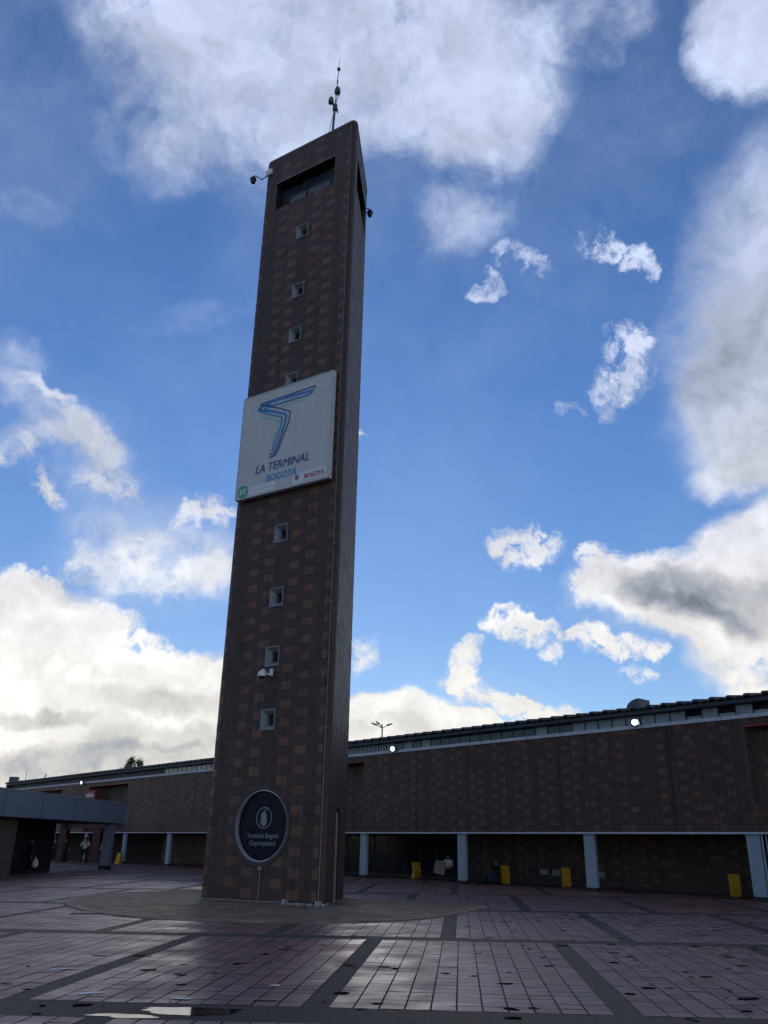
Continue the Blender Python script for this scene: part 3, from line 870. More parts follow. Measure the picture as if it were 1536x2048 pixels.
for k in range(26):
    a = rnd.uniform(-1.2, 0.9); r_ = rnd.uniform(0.02, 0.07)
    p = (a if a < 0 else 0.12 + a * loc(dP).x * 1.2, -rnd.uniform(0.04, 0.16) if a < 0 else a * loc(dP).y * 1.2 - 0.12, 0.05)
    rub.lathe(p, [(r_ * 0.9, -0.02), (r_, r_ * 0.3), (r_ * 0.5, r_ * 0.8)], 6)
rub.obj('mortar_rubble', M_CONC, tower, kind='stuff')

# ---- round illuminated sign in the porthole
rs = thing('round_sign', 'round dark glass sign with a white building emblem set in the tower foot', 'round sign', (F0.x, F0.y, 0), rot_t)
cx_, cz_, Rr_ = -2.43, 2.19, 1.12


def annulus(mb, c, r0, r1, y0, y1, n=64):
    pts = []
    for (r, y) in ((r0, y0), (r1, y0), (r1, y1), (r0, y1)):
        for i in range(n):
            t = 2 * math.pi * i / n; pts.append((c[0] + r * math.cos(t), y, c[1] + r * math.sin(t)))
    mb.add(pts, [(k * n + i, k * n + (i + 1) % n, ((k + 1) % 4) * n + (i + 1) % n, ((k + 1) % 4) * n + i) for k in range(4) for i in range(n)])


mb = MB(); annulus(mb, (cx_, cz_), 1.04, 1.17, -0.035, 0.02); mb.obj('collar', new_mat('dark_brown_collar', (0.055, 0.042, 0.042), 0.6), rs, smooth=False)
mb = MB(); annulus(mb, (cx_, cz_), 1.01, 1.045, -0.012, 0.17); mb.obj('metal_ring', new_mat('dull_metal_rim', (0.50, 0.51, 0.53), 0.4, metal=0.5, bump=0.05), rs)
mb = MB(); n = 64
mb.add([(cx_ + 1.01 * math.cos(2 * math.pi * i / n), 0.12, cz_ + 1.01 * math.sin(2 * math.pi * i / n)) for i in range(n)], [tuple(range(n))])
mb.obj('glass_disc', new_mat('navy_sign_glass', (0.006, 0.008, 0.02), 0.25, bump=0.0, vary=0.05, spec=0.12), rs)
mb = MB(); annulus(mb, (cx_, cz_ + 0.22), 0.285, 0.315, 0.108, 0.118, 40); mb.obj('emblem_ring', M_GREYP, rs)
bl = [(-0.13, -0.17), (-0.125, 0.13), (-0.02, 0.19), (0.035, 0.27), (0.045, 0.12), (0.10, 0.10), (0.10, -0.03), (0.12, -0.05), (0.12, -0.16), (0.02, -0.26)]
mb = MB(); mb.prism_xz([(cx_ + x, cz_ + 0.22 + z) for x, z in bl], 0.108, 0.118); mb.obj('emblem_building', M_GREYP, rs)
place_text('lettering', 'Terminal Bogotá', cx_ - 0.64, cx_ + 0.62, 1.83, 0.135, 0.112, M_GREYP, rs, bold=0.012)
place_text('lettering', 'Copropiedad', cx_ - 0.52, cx_ + 0.50, 1.62, 0.135, 0.112, M_GREYP, rs, bold=0.012)

# ---- billboard
sg = thing('billboard_sign', 'large square white billboard with a blue striped letter, mounted halfway up the tower', 'billboard', (F0.x, F0.y, 0), rot_t)
SX0, SZ0, SWD, SHT = -4.545, 13.38, 4.255, 4.29
mb = MB(); mb.box(SX0 + 0.03, SX0 + SWD - 0.03, -0.245, -0.02, SZ0 + 0.03, SZ0 + SHT - 0.03); mb.obj('cabinet', M_ALU, sg)
fm = MB(); fm.box(SX0, SX0 + SWD, -0.262, -0.247, SZ0, SZ0 + SHT); fm.obj('face', M_SIGN, sg)
for (a, b, c_, d) in ((SX0 - 0.012, SX0 + 0.03, SZ0, SZ0 + SHT), (SX0 + SWD - 0.03, SX0 + SWD + 0.012, SZ0, SZ0 + SHT), (SX0 + 0.031, SX0 + SWD - 0.031, SZ0 - 0.012, SZ0 + 0.03), (SX0 + 0.031, SX0 + SWD - 0.031, SZ0 + SHT - 0.03, SZ0 + SHT + 0.012)):
    MB().box(a, b, -0.275, -0.10, c_, d).obj('edge_trim', M_TRIM, sg)
YF = -0.264
L_ = lambda pts: [(SX0 + x, SZ0 + z) for x, z in pts]


def curve_end(pts, k=5):
    out = []
    for i, p in enumerate(pts):
        if i in (0, len(pts) - 1): out.append(p); continue
        a, b, c = map(Vector, (pts[i - 1], p, pts[i + 1])); r = min(0.14, (a - b).length * 0.45, (c - b).length * 0.45)
        p0 = b + (a - b).normalized() * r; p1 = b + (c - b).normalized() * r
        for j in range(k + 1):
            t = j / k; q = p0 * (1 - t) ** 2 + b * 2 * t * (1 - t) + p1 * t * t; out.append((q.x, q.y))
    return out


def stripe(name, pts, w, dy, mat):
    mb = MB(); stroke(mb, L_(pts), w, YF - dy, 0.004); return mb.obj(name, mat, sg)


stripe('green_stripe', [(3.02, 3.44), (1.85, 3.46)], 0.06, 0.001, M_GREENP)
stripe('green_stripe', [(0.84, 3.35), (1.84, 2.86), (1.6, 1.95)], 0.06, 0.001, M_GREENP)
stripe('logo_stripe', [(3.50, 3.87), (0.92, 3.84), (0.86, 3.80), (1.80, 3.40), (2.30, 3.14), (2.36, 3.05), (2.30, 2.66), (2.02, 1.95), (1.90, 1.66), (1.78, 1.47), (1.66, 1.42), (1.48, 1.42)], 0.05, 0.008, M_NAVY)
stripe('logo_stripe', [(3.30, 3.72), (1.42, 3.80), (0.80, 3.66), (0.80, 3.60), (1.50, 3.36), (2.10, 3.08), (2.17, 2.98), (2.13, 2.66), (1.90, 1.94), (1.77, 1.64), (1.66, 1.54), (1.52, 1.54)], 0.085, 0.014, M_BLUEP)
stripe('logo_stripe', [(3.40, 3.80), (3.38, 3.70), (3.30, 3.62), (3.13, 3.58), (1.42, 3.61), (0.84, 3.52), (1.20, 3.34), (1.90, 3.02), (1.98, 2.92), (1.95, 2.60), (1.64, 1.72), (1.62, 1.66)], 0.06, 0.020, M_CYANP)
stripe('logo_stripe', [(0.88, 3.82), (1.42, 3.62)], 0.05, 0.026, M_BLUEP)
place_text('lettering', 'LA TERMINAL', SX0 + 0.88, SX0 + 3.36, SZ0 + 0.88, 0.32, YF - 0.006, M_NAVY, sg, bold=0.0, shear=0.22)
place_text('lettering', 'LA TERMINAL', SX0 + 0.892, SX0 + 3.372, SZ0 + 0.884, 0.32, YF - 0.0075, M_NAVY, sg, bold=0.0, shear=0.22)
place_text('lettering', 'BOGOTÁ', SX0 + 1.41, SX0 + 2.82, SZ0 + 0.46, 0.27, YF - 0.006, M_CYANP, sg, bold=0.02, shear=0.22)
MB().box(SX0 + 2.67, SX0 + 3.16, YF - 0.004, YF - 0.0005, SZ0 + 0.07, SZ0 + 0.44).obj('sticker', M_STICK, sg)
MB().box(SX0 + 3.17, SX0 + 4.12, YF - 0.004, YF - 0.0005, SZ0 + 0.12, SZ0 + 0.47).obj('sticker', M_STICK, sg)
MB().box(SX0 + 0.63, SX0 + 1.88, YF - 0.004, YF - 0.0005, SZ0 + 0.08, SZ0 + 0.40).obj('sticker', M_STICK, sg)
place_text('lettering', 'BOGOTΛ', SX0 + 3.20, SX0 + 4.06, SZ0 + 0.20, 0.18, YF - 0.008, M_REDP, sg, bold=0.03)
sh = MB()
sh.prism_xz(L_([(2.77, 0.40), (2.77, 0.28), (2.80, 0.23), (2.86, 0.20), (2.92, 0.23), (2.95, 0.28), (2.95, 0.40)]), YF - 0.008, YF - 0.005)
sh.obj('shield_crest', M_GREYP, sg)
sh2 = MB(); sh2.prism_xz(L_([(2.80, 0.37), (2.80, 0.33), (2.92, 0.33), (2.92, 0.37)]), YF - 0.012, YF - 0.009); sh2.prism_xz(L_([(2.82, 0.30), (2.86, 0.25), (2.90, 0.30), (2.86, 0.32)]), YF - 0.012, YF - 0.009)
sh2.obj('crest_device', M_REDP, sg)
mb = MB(); n = 32; mb.prism_xz(L_([(0.35 + 0.26 * math.cos(2 * math.pi * i / n), 0.285 + 0.26 * math.sin(2 * math.pi * i / n)) for i in range(n)]), YF - 0.005, YF - 0.001)
mb.obj('round_sticker', M_GREEN2, sg)
place_text('lettering', 'ST', SX0 + 0.18, SX0 + 0.55, SZ0 + 0.19, 0.20, YF - 0.009, M_STICK, sg, bold=0.03, shear=0.15)
sm = MB()
for k in range(15): sm.prism_xz(L_([(0.75 + k * 0.07, 0.22), (0.79 + k * 0.07, 0.22), (0.79 + k * 0.07, 0.27), (0.75 + k * 0.07, 0.27)]), YF - 0.008, YF - 0.005)
sm.obj('faded_small_print', M_SIGN, sg)
for q_ in (1, 2): MB().box(SX0 + SWD * q_ / 3 - 0.006, SX0 + SWD * q_ / 3 + 0.006, YF - 0.0035, YF - 0.0002, SZ0 + 0.03, SZ0 + SHT - 0.03).obj('sheet_seam', M_STICK, sg)
for x_ in (-3.9, -2.3, -0.9):
    for z_ in (14.2, 16.8): MB().box(x_ - 0.05, x_ + 0.05, -0.02, 0.03, z_ - 0.1, z_ + 0.1).obj('bracket', M_STEEL, sg)

# ---- mast on the roof
Tm = Matrix.Translation((F0.x, F0.y, 0)) @ Matrix.Rotation(rot_t, 4, 'Z')
base = Tm @ Vector((-1.50, 0.40, 0))
mast = thing('antenna_mast', 'thin steel mast with round lamps and a sensor on the tower roof', 'mast', (base.x, base.y, TOPZ))
topv = Vector((0.16, 0, 4.9))
P_ = lambda z: Vector((topv.x * z / topv.z, 0, z))
mb = MB(); mb.tube(P_(0), P_(2.0), 0.055, 0.05, 8); mb.tube(P_(1.98), P_(4.3), 0.026, 0.018, 6); mb.tube(P_(4.28), P_(4.95), 0.016, 0.008, 6); mb.box(-0.12, 0.12, -0.12, 0.12, -0.01, 0.03)
mb.obj('pole', M_STEEL, mast)
mb = MB(); mb.sphere(P_(4.28), 0.085, 8); mb.obj('top_ball', M_STEEL, mast)
MB().lathe(P_(2.95) + Vector((0.04, 0, 0)), [(0.03, -0.22), (0.13, -0.17), (0.14, 0.02), (0.10, 0.16), (0.03, 0.2)], 10).obj('beacon_lamp', M_STEEL, mast)
MB().lathe(P_(2.35) + Vector((-0.2, 0, 0)), [(0.03, -0.2), (0.12, -0.16), (0.125, 0.02), (0.09, 0.15), (0.03, 0.18)], 10).obj('beacon_lamp', M_STEEL, mast)
mb = MB(); mb.tube(P_(2.15), P_(2.15) + Vector((-0.2, 0, 0.05)), 0.02, n=6); mb.tube(P_(2.1), P_(2.72) + Vector((0.12, 0, 0)), 0.018, n=6); mb.box(-0.03, 0.16, -0.08, 0.08, 1.78, 2.08)
mb.tube((0.14, 0, 1.95), (0.2, 0, 1.62), 0.03, n=6); mb.obj('bracket', M_STEEL, mast)
mb = MB(); mb.tube((-0.20, -0.05, 0), P_(1.9), 0.012, n=5); mb.obj('guy_cable', M_STEEL, mast)
mb = MB(); mb.tube(P_(3.5) + Vector((0, 0, -0.1)), P_(3.62), 0.035, n=6); mb.obj('coupling', M_STEEL, mast)

# ---- security cameras


def dome_camera(loc_, rz, label, arm, dome_z, white=False, box=True, r=0.16, dz=1.0):
    t = thing('security_camera', label, 'security camera', loc_, rz, 'security cameras on the tower'); t.scale = (0.88,) * 3
    if box: MB().box(-0.02, 0.36, -0.10, -0.01, -0.12, 0.22).obj('housing_box', M_CAMW, t)
    a = MB()
    for p, q in zip(arm, arm[1:]): a.tube(p, q, 0.028, n=6)
    a.obj('arm', M_CAMW if white else M_STEEL, t)
    e = Vector(arm[-1])
    s1 = MB(); s1.lathe(e + Vector((0, 0, -0.02)), [(0.03, 0.02), (r * 0.7, -0.03), (r, -0.12), (r * 1.02, -0.2), (r * 0.95, -0.21)], 14)
    s1.obj('cap', M_CAMW if white else M_DARK, t)
    s2 = MB(); s2.lathe(e + Vector((0, 0, -0.23)), [(r * 0.86, 0.0), (r * 0.84, -0.1 * dz), (r * 0.62, -0.2 * dz), (r * 0.25, -0.25 * dz)], 14); s2.obj('dome', M_CAMB, t, smooth=True)
    return t


cl = Tm @ Vector((-4.72, -0.0, 0))
dome_camera((cl.x, cl.y, 29.28), rot_t, 'dome camera on a curved arm at the top left corner of the tower', [(-0.02, -0.02, -0.1), (-0.30, -0.05, -0.18), (-0.50, -0.08, 0.05), (-0.72, -0.12, 0.24), (-0.80, -0.13, 0.2)], 0)
cb = Tm @ Vector((CB.x + 0.05, CB.y - 0.25, 0))
dome_camera((cb.x, cb.y, 28.95), 0, 'dome camera hanging off the right edge of the tower near the top', [(-0.02, 0, 0.1), (0.14, 0, 0.12), (0.24, 0, 0.02)], 0, box=False)
c3 = Tm @ Vector((-2.43, -0.0, 0))
dome_camera((c3.x, c3.y, 6.92), rot_t, 'white dome camera under a small window on the tower front', [(0.0, -0.02, -0.05), (-0.1, -0.14, -0.12), (-0.16, -0.28, 0.06), (-0.22, -0.32, 0.03)], 0, white=True, box=False, r=0.15, dz=0.4)
MB().box(-0.03, 0.09, -0.10, -0.02, -0.16, 0.10).obj('wall_bracket', M_CAMW, [o for o in SC.objects if o.name.startswith('security_camera') and o.get('label', '').startswith('white')][0])

# ================================================================== TERMINAL BUILDING
AT = -0.737155
dT = Vector((math.sin(AT), math.cos(AT))); nT = Vector((math.cos(AT), -math.sin(AT)))
rot_b = math.atan2(-dT.y, -dT.x)
OFF = 30.12
bl_ = thing('terminal_building', 'long brown tiled terminal building with a covered walkway behind the tower', 'building', (nT.x * OFF, nT.y * OFF, 0), rot_b)
# local frame: x = -along (to the right), y = into the building, z up
Z0, Z1, ZC = 2.24, 6.14, 6.28
XR, XL = 6.0, -93.0
NICHES = [(-14.2, -6.0), (-43.1, -35.83), (-72.1, -64.7), (-101, -93.5)]
NICHES = [(-14.2, 2.0), (-43.1, -35.83), (-72.1, -64.7), (-90.0, -78.0)]
ZH = 5.88
tw2, th2 = 0.34, 0.23
bpos = lambda u: (Vector((u, 0.0)), Vector((0, -1)))
nrects = [(a, b, -1, ZH) for a, b in NICHES]
wall = MB()
for (a, b) in [(XL, NICHES[3][0]), (NICHES[3][1], NICHES[2][0]), (NICHES[2][1], NICHES[1][0]), (NICHES[1][1], NICHES[0][0]), (NICHES[0][1], XR)]:
    wall.box(a, b, 0.02, 0.32, Z0, ZH)
wall.box(XL, XR, 0.02, 0.32, ZH, Z1)
wall.box(XL, XR, 1.3, 1.5, Z0, ZH)
wall.obj('wall', M_JOINT, bl_)
D2 = [(0.070, 0.046, 0.038), (0.066, 0.044, 0.037), (0.073, 0.046, 0.037), (0.068, 0.045, 0.039)]
L2 = [(0.128, 0.076, 0.058), (0.120, 0.076, 0.060), (0.135, 0.070, 0.053), (0.118, 0.074, 0.060)]
JOINTS = [-31.64, -28.06, -22.64, -52.1, -58.5, -47.0, -17.3]
bd, bl2 = [], []
for lst, bases in ((bd, D2), (bl2, L2)):
    for b_ in bases:
        for q in range(3):
            mb = MB(); slab(mb, bpos, -tw2 / 2 + 0.005, tw2 / 2 - 0.005, -th2 / 2 + 0.005, -th2 / 2 + 0.005, th2 / 2 - 0.005, th2 / 2 - 0.005, rnd.uniform(-0.003, 0.003), -0.02, tint(b_, 0.05))
            lst.append(mb.mesh('cladding_tile', M_TILE, True))
bt = MB(); cnt = 0
cand = []


def cladding(x0, x1, z0, z1, yoff, rects_, pos, far=False, dim=1.0):
    global cnt
    nr = int((z1 - z0) / th2) + 2
    for r_ in range(nr):
        zb = z0 + r_ * th2 - 0.2; za, zt = max(z0, zb), min(z1, zb + th2)
        if zt - za < 0.02: continue
        off = 0.0 if r_ % 2 == 0 else 2.5 * tw2
        for k in range(int((x0) / tw2) - 3, int((x1) / tw2) + 3):
            uc = k * tw2 + (off % tw2); light = ((k * tw2 - (0 if r_ % 2 == 0 else 2 * tw2)) / tw2) % 4 < 0.5
            ua, ub = max(x0, uc - tw2 / 2), min(x1, uc + tw2 / 2)
            if ub - ua < 0.03: continue
            if rnd.random() < 0.02: light = not light
            if light and rnd.random() < 0.10: light = False
            cells = clip_cell(ua, ub, za, zt, rects_, None)
            if cells is None and pos is bpos and ub - ua > tw2 - 1e-3 and zt - za > th2 - 1e-3 and not far and not any(ua < j < ub for j in JOINTS):
                cand.append((uc, (za + zt) / 2, light)); continue
            col = tint(rnd.choice(L2 if light else D2), 0.05)
            for (q, w, l0, l1, h0, h1) in (cells if cells is not None else [(ua, ub, za, za, zt, zt)]):
                js = [j for j in JOINTS if q < j < w] if pos is bpos else []
                e = [(q, w)] if not js else [(q, js[0] - 0.012), (js[0] + 0.012, w)]
                for (q, w) in e:
                    if w - q > 0.02: slab(bt, pos, q + 0.005, w - 0.005, l0 + 0.005, l1 + 0.005, h0 - 0.005, h1 - 0.005, rnd.uniform(-0.003, 0.003), -0.02, col)


cladding(XL, XR, Z0, Z1, 0, nrects, bpos)
cand.sort(key=lambda c: -c[0] if c[0] < -11 else 1e6)
cand.sort(key=lambda c: (0 if c[0] < -13.0 else 1, -c[0]))
for i, (uc, zc, light) in enumerate(cand):
    if i < 299 and uc < -13.0:
        o = link('cladding_tile', rnd.choice(bl2 if light else bd), bl_); o.location = (uc, 0, zc)
    else:
        slab(bt, bpos, uc - tw2 / 2 + 0.005, uc + tw2 / 2 - 0.005, zc - th2 / 2 + 0.005, zc - th2 / 2 + 0.005, zc + th2 / 2 - 0.005, zc + th2 / 2 - 0.005, rnd.uniform(-0.003, 0.003), -0.02, tint(rnd.choice(L2 if light else D2), 0.05))
# recessed bays with red soffit
for (a, b) in NICHES:
    # plan curve of the far corner
    cur = [Vector((a + 1.4 * (1 - math.cos(R(t))), 1.0 * math.sin(R(t)))) for t in range(0, 91, 15)] + [Vector((b, 1.0))]
    lens = [0]
    for p, q in zip(cur, cur[1:]): lens.append(lens[-1] + (q - p).length)

    def npos(u, cur=cur, lens=lens):
        u = min(max(u, 0), lens[-1] - 1e-6)
        for i in range(len(cur) - 1):
            if u <= lens[i + 1]:
                d_ = (cur[i + 1] - cur[i]).normalized(); return cur[i] + d_ * (u - lens[i]), Vector((d_.y, -d_.x))
    cladding(0, lens[-1], Z0, ZH, 0, [], npos, True)
    so = MB(); n = len(cur)
    so.prism([(p.x, p.y + 0.03) for p in cur] + [(b, 0.0), (a, 0.0)], ZH - 0.03, ZH - 0.001)
    so.obj('red_soffit', M_RED, bl_)
    bk = MB()
    for p, q in zip(cur, cur[1:]):
        bk.add([(p.x, p.y + 0.025, Z0), (q.x, q.y + 0.025, Z0), (q.x, q.y + 0.025, ZH), (p.x, p.y + 0.025, ZH)], [(0, 1, 2, 3)])
    bk.box(b, b + 0.02, 0.02, 1.3, Z0, ZH)
    bk.obj('bay_wall', M_JOINT, bl_)
    lip = MB(); lip.box(a, b, -0.012, 0.03, ZH - 0.05, ZH - 0.031); lip.obj('red_edge', M_RED, bl_)
# walkway back wall
WY = 3.2
bkpos = lambda u: (Vector((u, WY)), Vector((0, -1)))
cladding(-31.6, XR, 0.0, 2.2, 0, [], bkpos, True)
cladding(-64.0, -50.0, 0.0, 2.2, 0, [], bkpos, True)
bt.obj('cladding_tiles', M_TILE, bl_, tint=True, kind='stuff')
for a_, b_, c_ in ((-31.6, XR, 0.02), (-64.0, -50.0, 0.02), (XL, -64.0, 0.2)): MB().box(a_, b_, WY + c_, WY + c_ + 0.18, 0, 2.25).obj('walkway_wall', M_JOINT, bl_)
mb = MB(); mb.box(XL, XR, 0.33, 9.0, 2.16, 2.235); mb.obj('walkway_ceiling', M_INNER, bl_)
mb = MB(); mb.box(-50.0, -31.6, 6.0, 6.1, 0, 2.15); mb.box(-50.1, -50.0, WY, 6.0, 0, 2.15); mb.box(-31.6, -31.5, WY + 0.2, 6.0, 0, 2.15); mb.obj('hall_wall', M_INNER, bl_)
x = -49.8
while x < -31.9:
    MB().box(x + 0.04, x + 1.22, WY + 0.02, WY + 0.04, 0.06, 2.1).obj('door_pane', M_GLASSD, bl_)
    MB().box(x - 0.03, x + 0.035, WY, WY + 0.07, 0, 2.15).obj('door_post', M_DARK, bl_)
    x += 1.26
# skirting step of the walkway
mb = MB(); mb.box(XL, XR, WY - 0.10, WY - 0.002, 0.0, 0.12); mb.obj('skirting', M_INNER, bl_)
# beam and coping
mb = MB(); x = XL
while x < XR:
    mb.box(x, min(x + 6.0, XR) - 0.02, -0.035, 0.3, 2.165, 2.235); x += 6.0
mb.obj('edge_beam', M_TRIM, bl_)
mb = MB(); x = XL
while x < XR:
    mb.box(x, min(x + 3.0, XR) - 0.01, -0.05, 0.36, Z1 + 0.002, ZC); x += 3.0
mb.obj('coping', M_TRIM, bl_)
# columns
colm = MB(); colm.box(-0.25, 0.25, -0.02, 0.14, 0.13, 2.16); colmesh = colm.mesh('column', M_BLUE)
ft = MB(); ft.box(-0.27, 0.27, -0.05, 0.17, 0.0, 0.15); ftm = ft.mesh('plinth', M_BLACK)
for al in (14.45, 21.4, 28.6, 35.75, 42.9, 50.05, 57.2, 64.3, 71.5, 78.6, 85.8):
    c_ = link('column', colmesh, bl_, (-al, 0.08, 0)); link('plinth', ftm, c_)
c_ = MB(); c_.tube((-14.1, 0.02, 0.13), (-14.1, 0.02, 2.15), 0.03, n=8); c_.tube((-13.96, 0.04, 0.13), (-13.96, 0.04, 2.15), 0.022, n=8)
c_.obj('downpipe', M_BLUE, bl_)
mb = MB(); mb.box(-13.85, -13.2, 0.3, 0.9, 0.1, 2.16); mb.obj('wide_pier', M_BLUE, bl_); MB().box(-13.9, -13.15, 0.25, 0.95, 0, 0.1).obj('plinth', M_BLACK, bl_)
# clerestory strip
CY = 0.42
rc = random.Random(3)
x = -13.22
lowm = MB(); lowm.box(XL, XR, CY + 0.02, CY + 0.2, ZC - 0.1, 6.30); lowm.obj('clerestory_sill', M_DARK, bl_)
mb = MB(); mb.box(XL, XR, CY + 0.3, CY + 0.4, 6.2, 7.0); mb.obj('clerestory_backing', M_INNER, bl_)
pmeshes = {}
for nm, mt, z0_, z1_, w_ in (('tall', M_PANEL, 6.31, 6.70, 0.64), ('glass', M_GLASSG, 6.31, 6.70, 0.64), ('low', M_PANEL, 6.31, 6.46, 0.64), ('slim', M_PANEL, 6.31, 6.70, 0.19), ('pale', M_WHITE, 6.31, 6.70, 0.64), ('louvre', M_ROOF, 6.31, 6.70, 0.64)):
    q = MB(); q.box(-w_ / 2, w_ / 2, 0, 0.02, z0_, z1_); pmeshes[nm] = q.mesh('clerestory_panel', mt)
q = MB(); q.box(-0.02, 0.02, -0.02, 0.03, 6.31, 6.71); mullm = q.mesh('mullion', M_DARK)
PW = 0.683
k = 0
x = -10.5
while x > XL:
    al = -x; kind_ = 'tall'
    if 10 < al < 17.3: kind_ = ('tall', 'low')[k % 2]
    elif 17.3 <= al < 22: kind_ = 'tall'
    elif 22 <= al < 24.5: kind_ = rc.choice(['tall', 'tall', 'glass'])
    elif 24.5 <= al < 31.2: kind_ = 'glass'
    elif 31.2 <= al < 34.0: kind_ = ('glass', 'tall')[k % 2]
    elif 34 <= al < 35: kind_ = 'tall'
    elif 35 <= al < 48: kind_ = 'slim'
    elif 52 <= al < 60: kind_ = rc.choice(['tall', 'tall', 'glass'])
    elif al >= 60: kind_ = 'louvre'
    if kind_ == 'slim':
        for j in range(3):
            link('clerestory_panel', pmeshes['slim'], bl_, (x + PW / 3 * (j + 0.5), CY, 0)); link('mullion', mullm, bl_, (x + PW / 3 * j, CY, 0))
    else:
        link('clerestory_panel', pmeshes[kind_], bl_, (x + PW / 2, CY, 0)); link('mullion', mullm, bl_, (x, CY, 0))
        if kind_ == 'low': pass
    x -= PW; k += 1
# roof of big ribbed sheets: one sheet per rib pitch
prof = [(0.0, 0.0), (0.02, 0.075), (0.10, 0.095), (0.22, 0.085), (0.30, 0.02), (0.36, 0.0), (0.42, 0.035), (0.56, 0.045), (0.66, 0.01), (PW - 0.003, 0.0)]
rb = MB(); n = len(prof)
ys = [(-0.14, 0.0), (11.0, 1.3)]
for (yy, dz) in ys:
    rb.v += [(px_, yy, 6.93 + dz + pz) for px_, pz in prof] + [(px_, yy, 6.86 + dz + pz * 0.8) for px_, pz in prof]
m2 = 2 * n
for i in range(n - 1):
    rb.f += [(i, i + 1, m2 + i + 1, m2 + i), (n + i + 1, n + i, m2 + n + i, m2 + n + i + 1), (n + i, n + i + 1, i + 1, i), (m2 + i, m2 + i + 1, m2 + n + i + 1, m2 + n + i)]
rb.f += [(0, m2, m2 + n, n), (n - 1, 2 * n - 1, m2 + 2 * n - 1, m2 + n - 1)]
rb.mi = [0] * len(rb.f); rb.c = [(1, 1, 1)] * len(rb.f)
rbm = rb.mesh('roof_sheet', M_ROOF)
x = -9.2
while x > XL:
    link('roof_sheet', rbm, bl_, (x - PW, 0, rc.uniform(-0.006, 0.006))); x -= PW
mb = MB(); mb.box(XL, XR, -0.02, 0.9, 6.72, 6.855); mb.box(XL, XR, 0.9, 11.0, 6.72, 6.85); mb.obj('eaves_fascia', M_ROOF, bl_)
mb = MB(); mb.box(XL, XR, 11.0, 11.3, 0, 8.0); mb.box(XL - 0.3, XL, 0.02, 11, 0, 6.9); mb.box(XR, XR + 0.3, 0.02, 11, 0, 6.9); mb.obj('rear_wall', M_INNER, bl_)
# roof vent hood
vt = MB(); pr_ = [(0.0, 0.0)] + [(0.62 * (1 - math.cos(R(t))), 0.42 * math.sin(R(t))) for t in range(10, 91, 10)] + [(0.62, 0.42), (0.62, 0.0)]
vt.prism_xz([(-19.2 + x_, 6.98 + z_) for x_, z_ in pr_], 0.25, 1.1); vt.obj('roof_vent', M_STEEL, bl_)
# utility boxes on the walkway wall
for al, w_ in ((26.2, 0.5), (25.5, 0.45), (23.3, 0.9)):
    MB().box(-al - w_ / 2, -al + w_ / 2, WY - 0.08, WY - 0.022, 0.42, 0.66).obj('socket_box', M_PIPE, bl_)
# floodlights on the coping
flm = None
flood = []
for i, (al, z_, lab) in enumerate([(33.2, 6.33, 'lit floodlight on the building coping just right of the tower'), (18.55, 6.38, 'lit floodlight on the building coping below the roof vent, the largest one'), (73.4, 6.22, 'lit floodlight on the building coping at the far left, above the canopy')]):
    p = Matrix.Translation((nT.x * OFF, nT.y * OFF, 0)) @ Matrix.Rotation(rot_b, 4, 'Z') @ Vector((-al, -0.10, z_))
    if i == 0:
        t = thing('floodlight', lab, 'floodlight', p, rot_b, 'lit floodlights along the building coping')
        h = MB(); h.add([(-0.16, 0, -0.1), (0.16, 0, -0.1), (0.16, 0, 0.12), (-0.16, 0, 0.12), (-0.2, -0.12, -0.14), (0.2, -0.12, -0.14), (0.2, -0.16, 0.12), (-0.2, -0.16, 0.12)], [(0, 1, 2, 3), (0, 4, 5, 1), (1, 5, 6, 2), (2, 6, 7, 3), (3, 7, 4, 0)])
        h.obj('housing', M_DARK, t)
        l = MB(); l.add([(0.135 * math.cos(q * math.pi / 8), -0.145 - 0.016 * math.sin(q * math.pi / 8) - 0.004, -0.01 + 0.10 * math.sin(q * math.pi / 8)) for q in range(16)], [tuple(range(16))]); l.obj('lens', M_LAMP, t)
        b = MB(); b.box(-0.02, 0.24, 0.0, 0.06, -0.07, -0.03); b.obj('bracket', M_STEEL, t)
        flood.append(t)
    else:
        flood.append(copy_thing(flood[0], p, rot_b, lab))

# ================================================================== CANOPY AT THE LEFT
can = thing('entrance_canopy', 'low slate blue flat roofed canopy at the left edge', 'canopy', (-18.17, 39.61, 0), -R(2.178))
# local: y runs away from the camera, x to the right; the visible fascia is at x = 0
mb = MB(); mb.box(-0.22, 0.0, -12.0, 16.9, 2.66, 3.84); mb.obj('fascia', M_FASCIA, can)
mb = MB(); mb.box(-12.0, -0.221, 16.68, 16.9, 2.66, 3.84); mb.obj('end_fascia', M_FASCIA, can)
mb = MB(); mb.box(-12.0, -0.221, -12, 16.67, 3.5, 3.7); mb.obj('roof_slab', M_ROOF, can)
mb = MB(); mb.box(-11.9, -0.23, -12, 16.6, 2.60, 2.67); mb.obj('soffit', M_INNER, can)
mb = MB(); mb.box(-0.26, 0.035, -12.0, 16.93, 3.845, 3.89); mb.obj('cap_flashing', M_BLUE, can)
for q in range(7):
    MB().box(0.0, 0.012, -11.5 + q * 4.05, -11.46 + q * 4.05, 2.66, 3.84).obj('panel_joint', M_STEEL, can)
mb = MB(); mb.box(-0.62, -0.12, 15.2, 15.8, 0.22, 2.6); mb.obj('column', M_FASCIA, can)
mb = MB(); mb.box(-0.65, -0.09, 15.17, 15.83, 0.0, 0.22); mb.obj('plinth', M_BLACK, can)
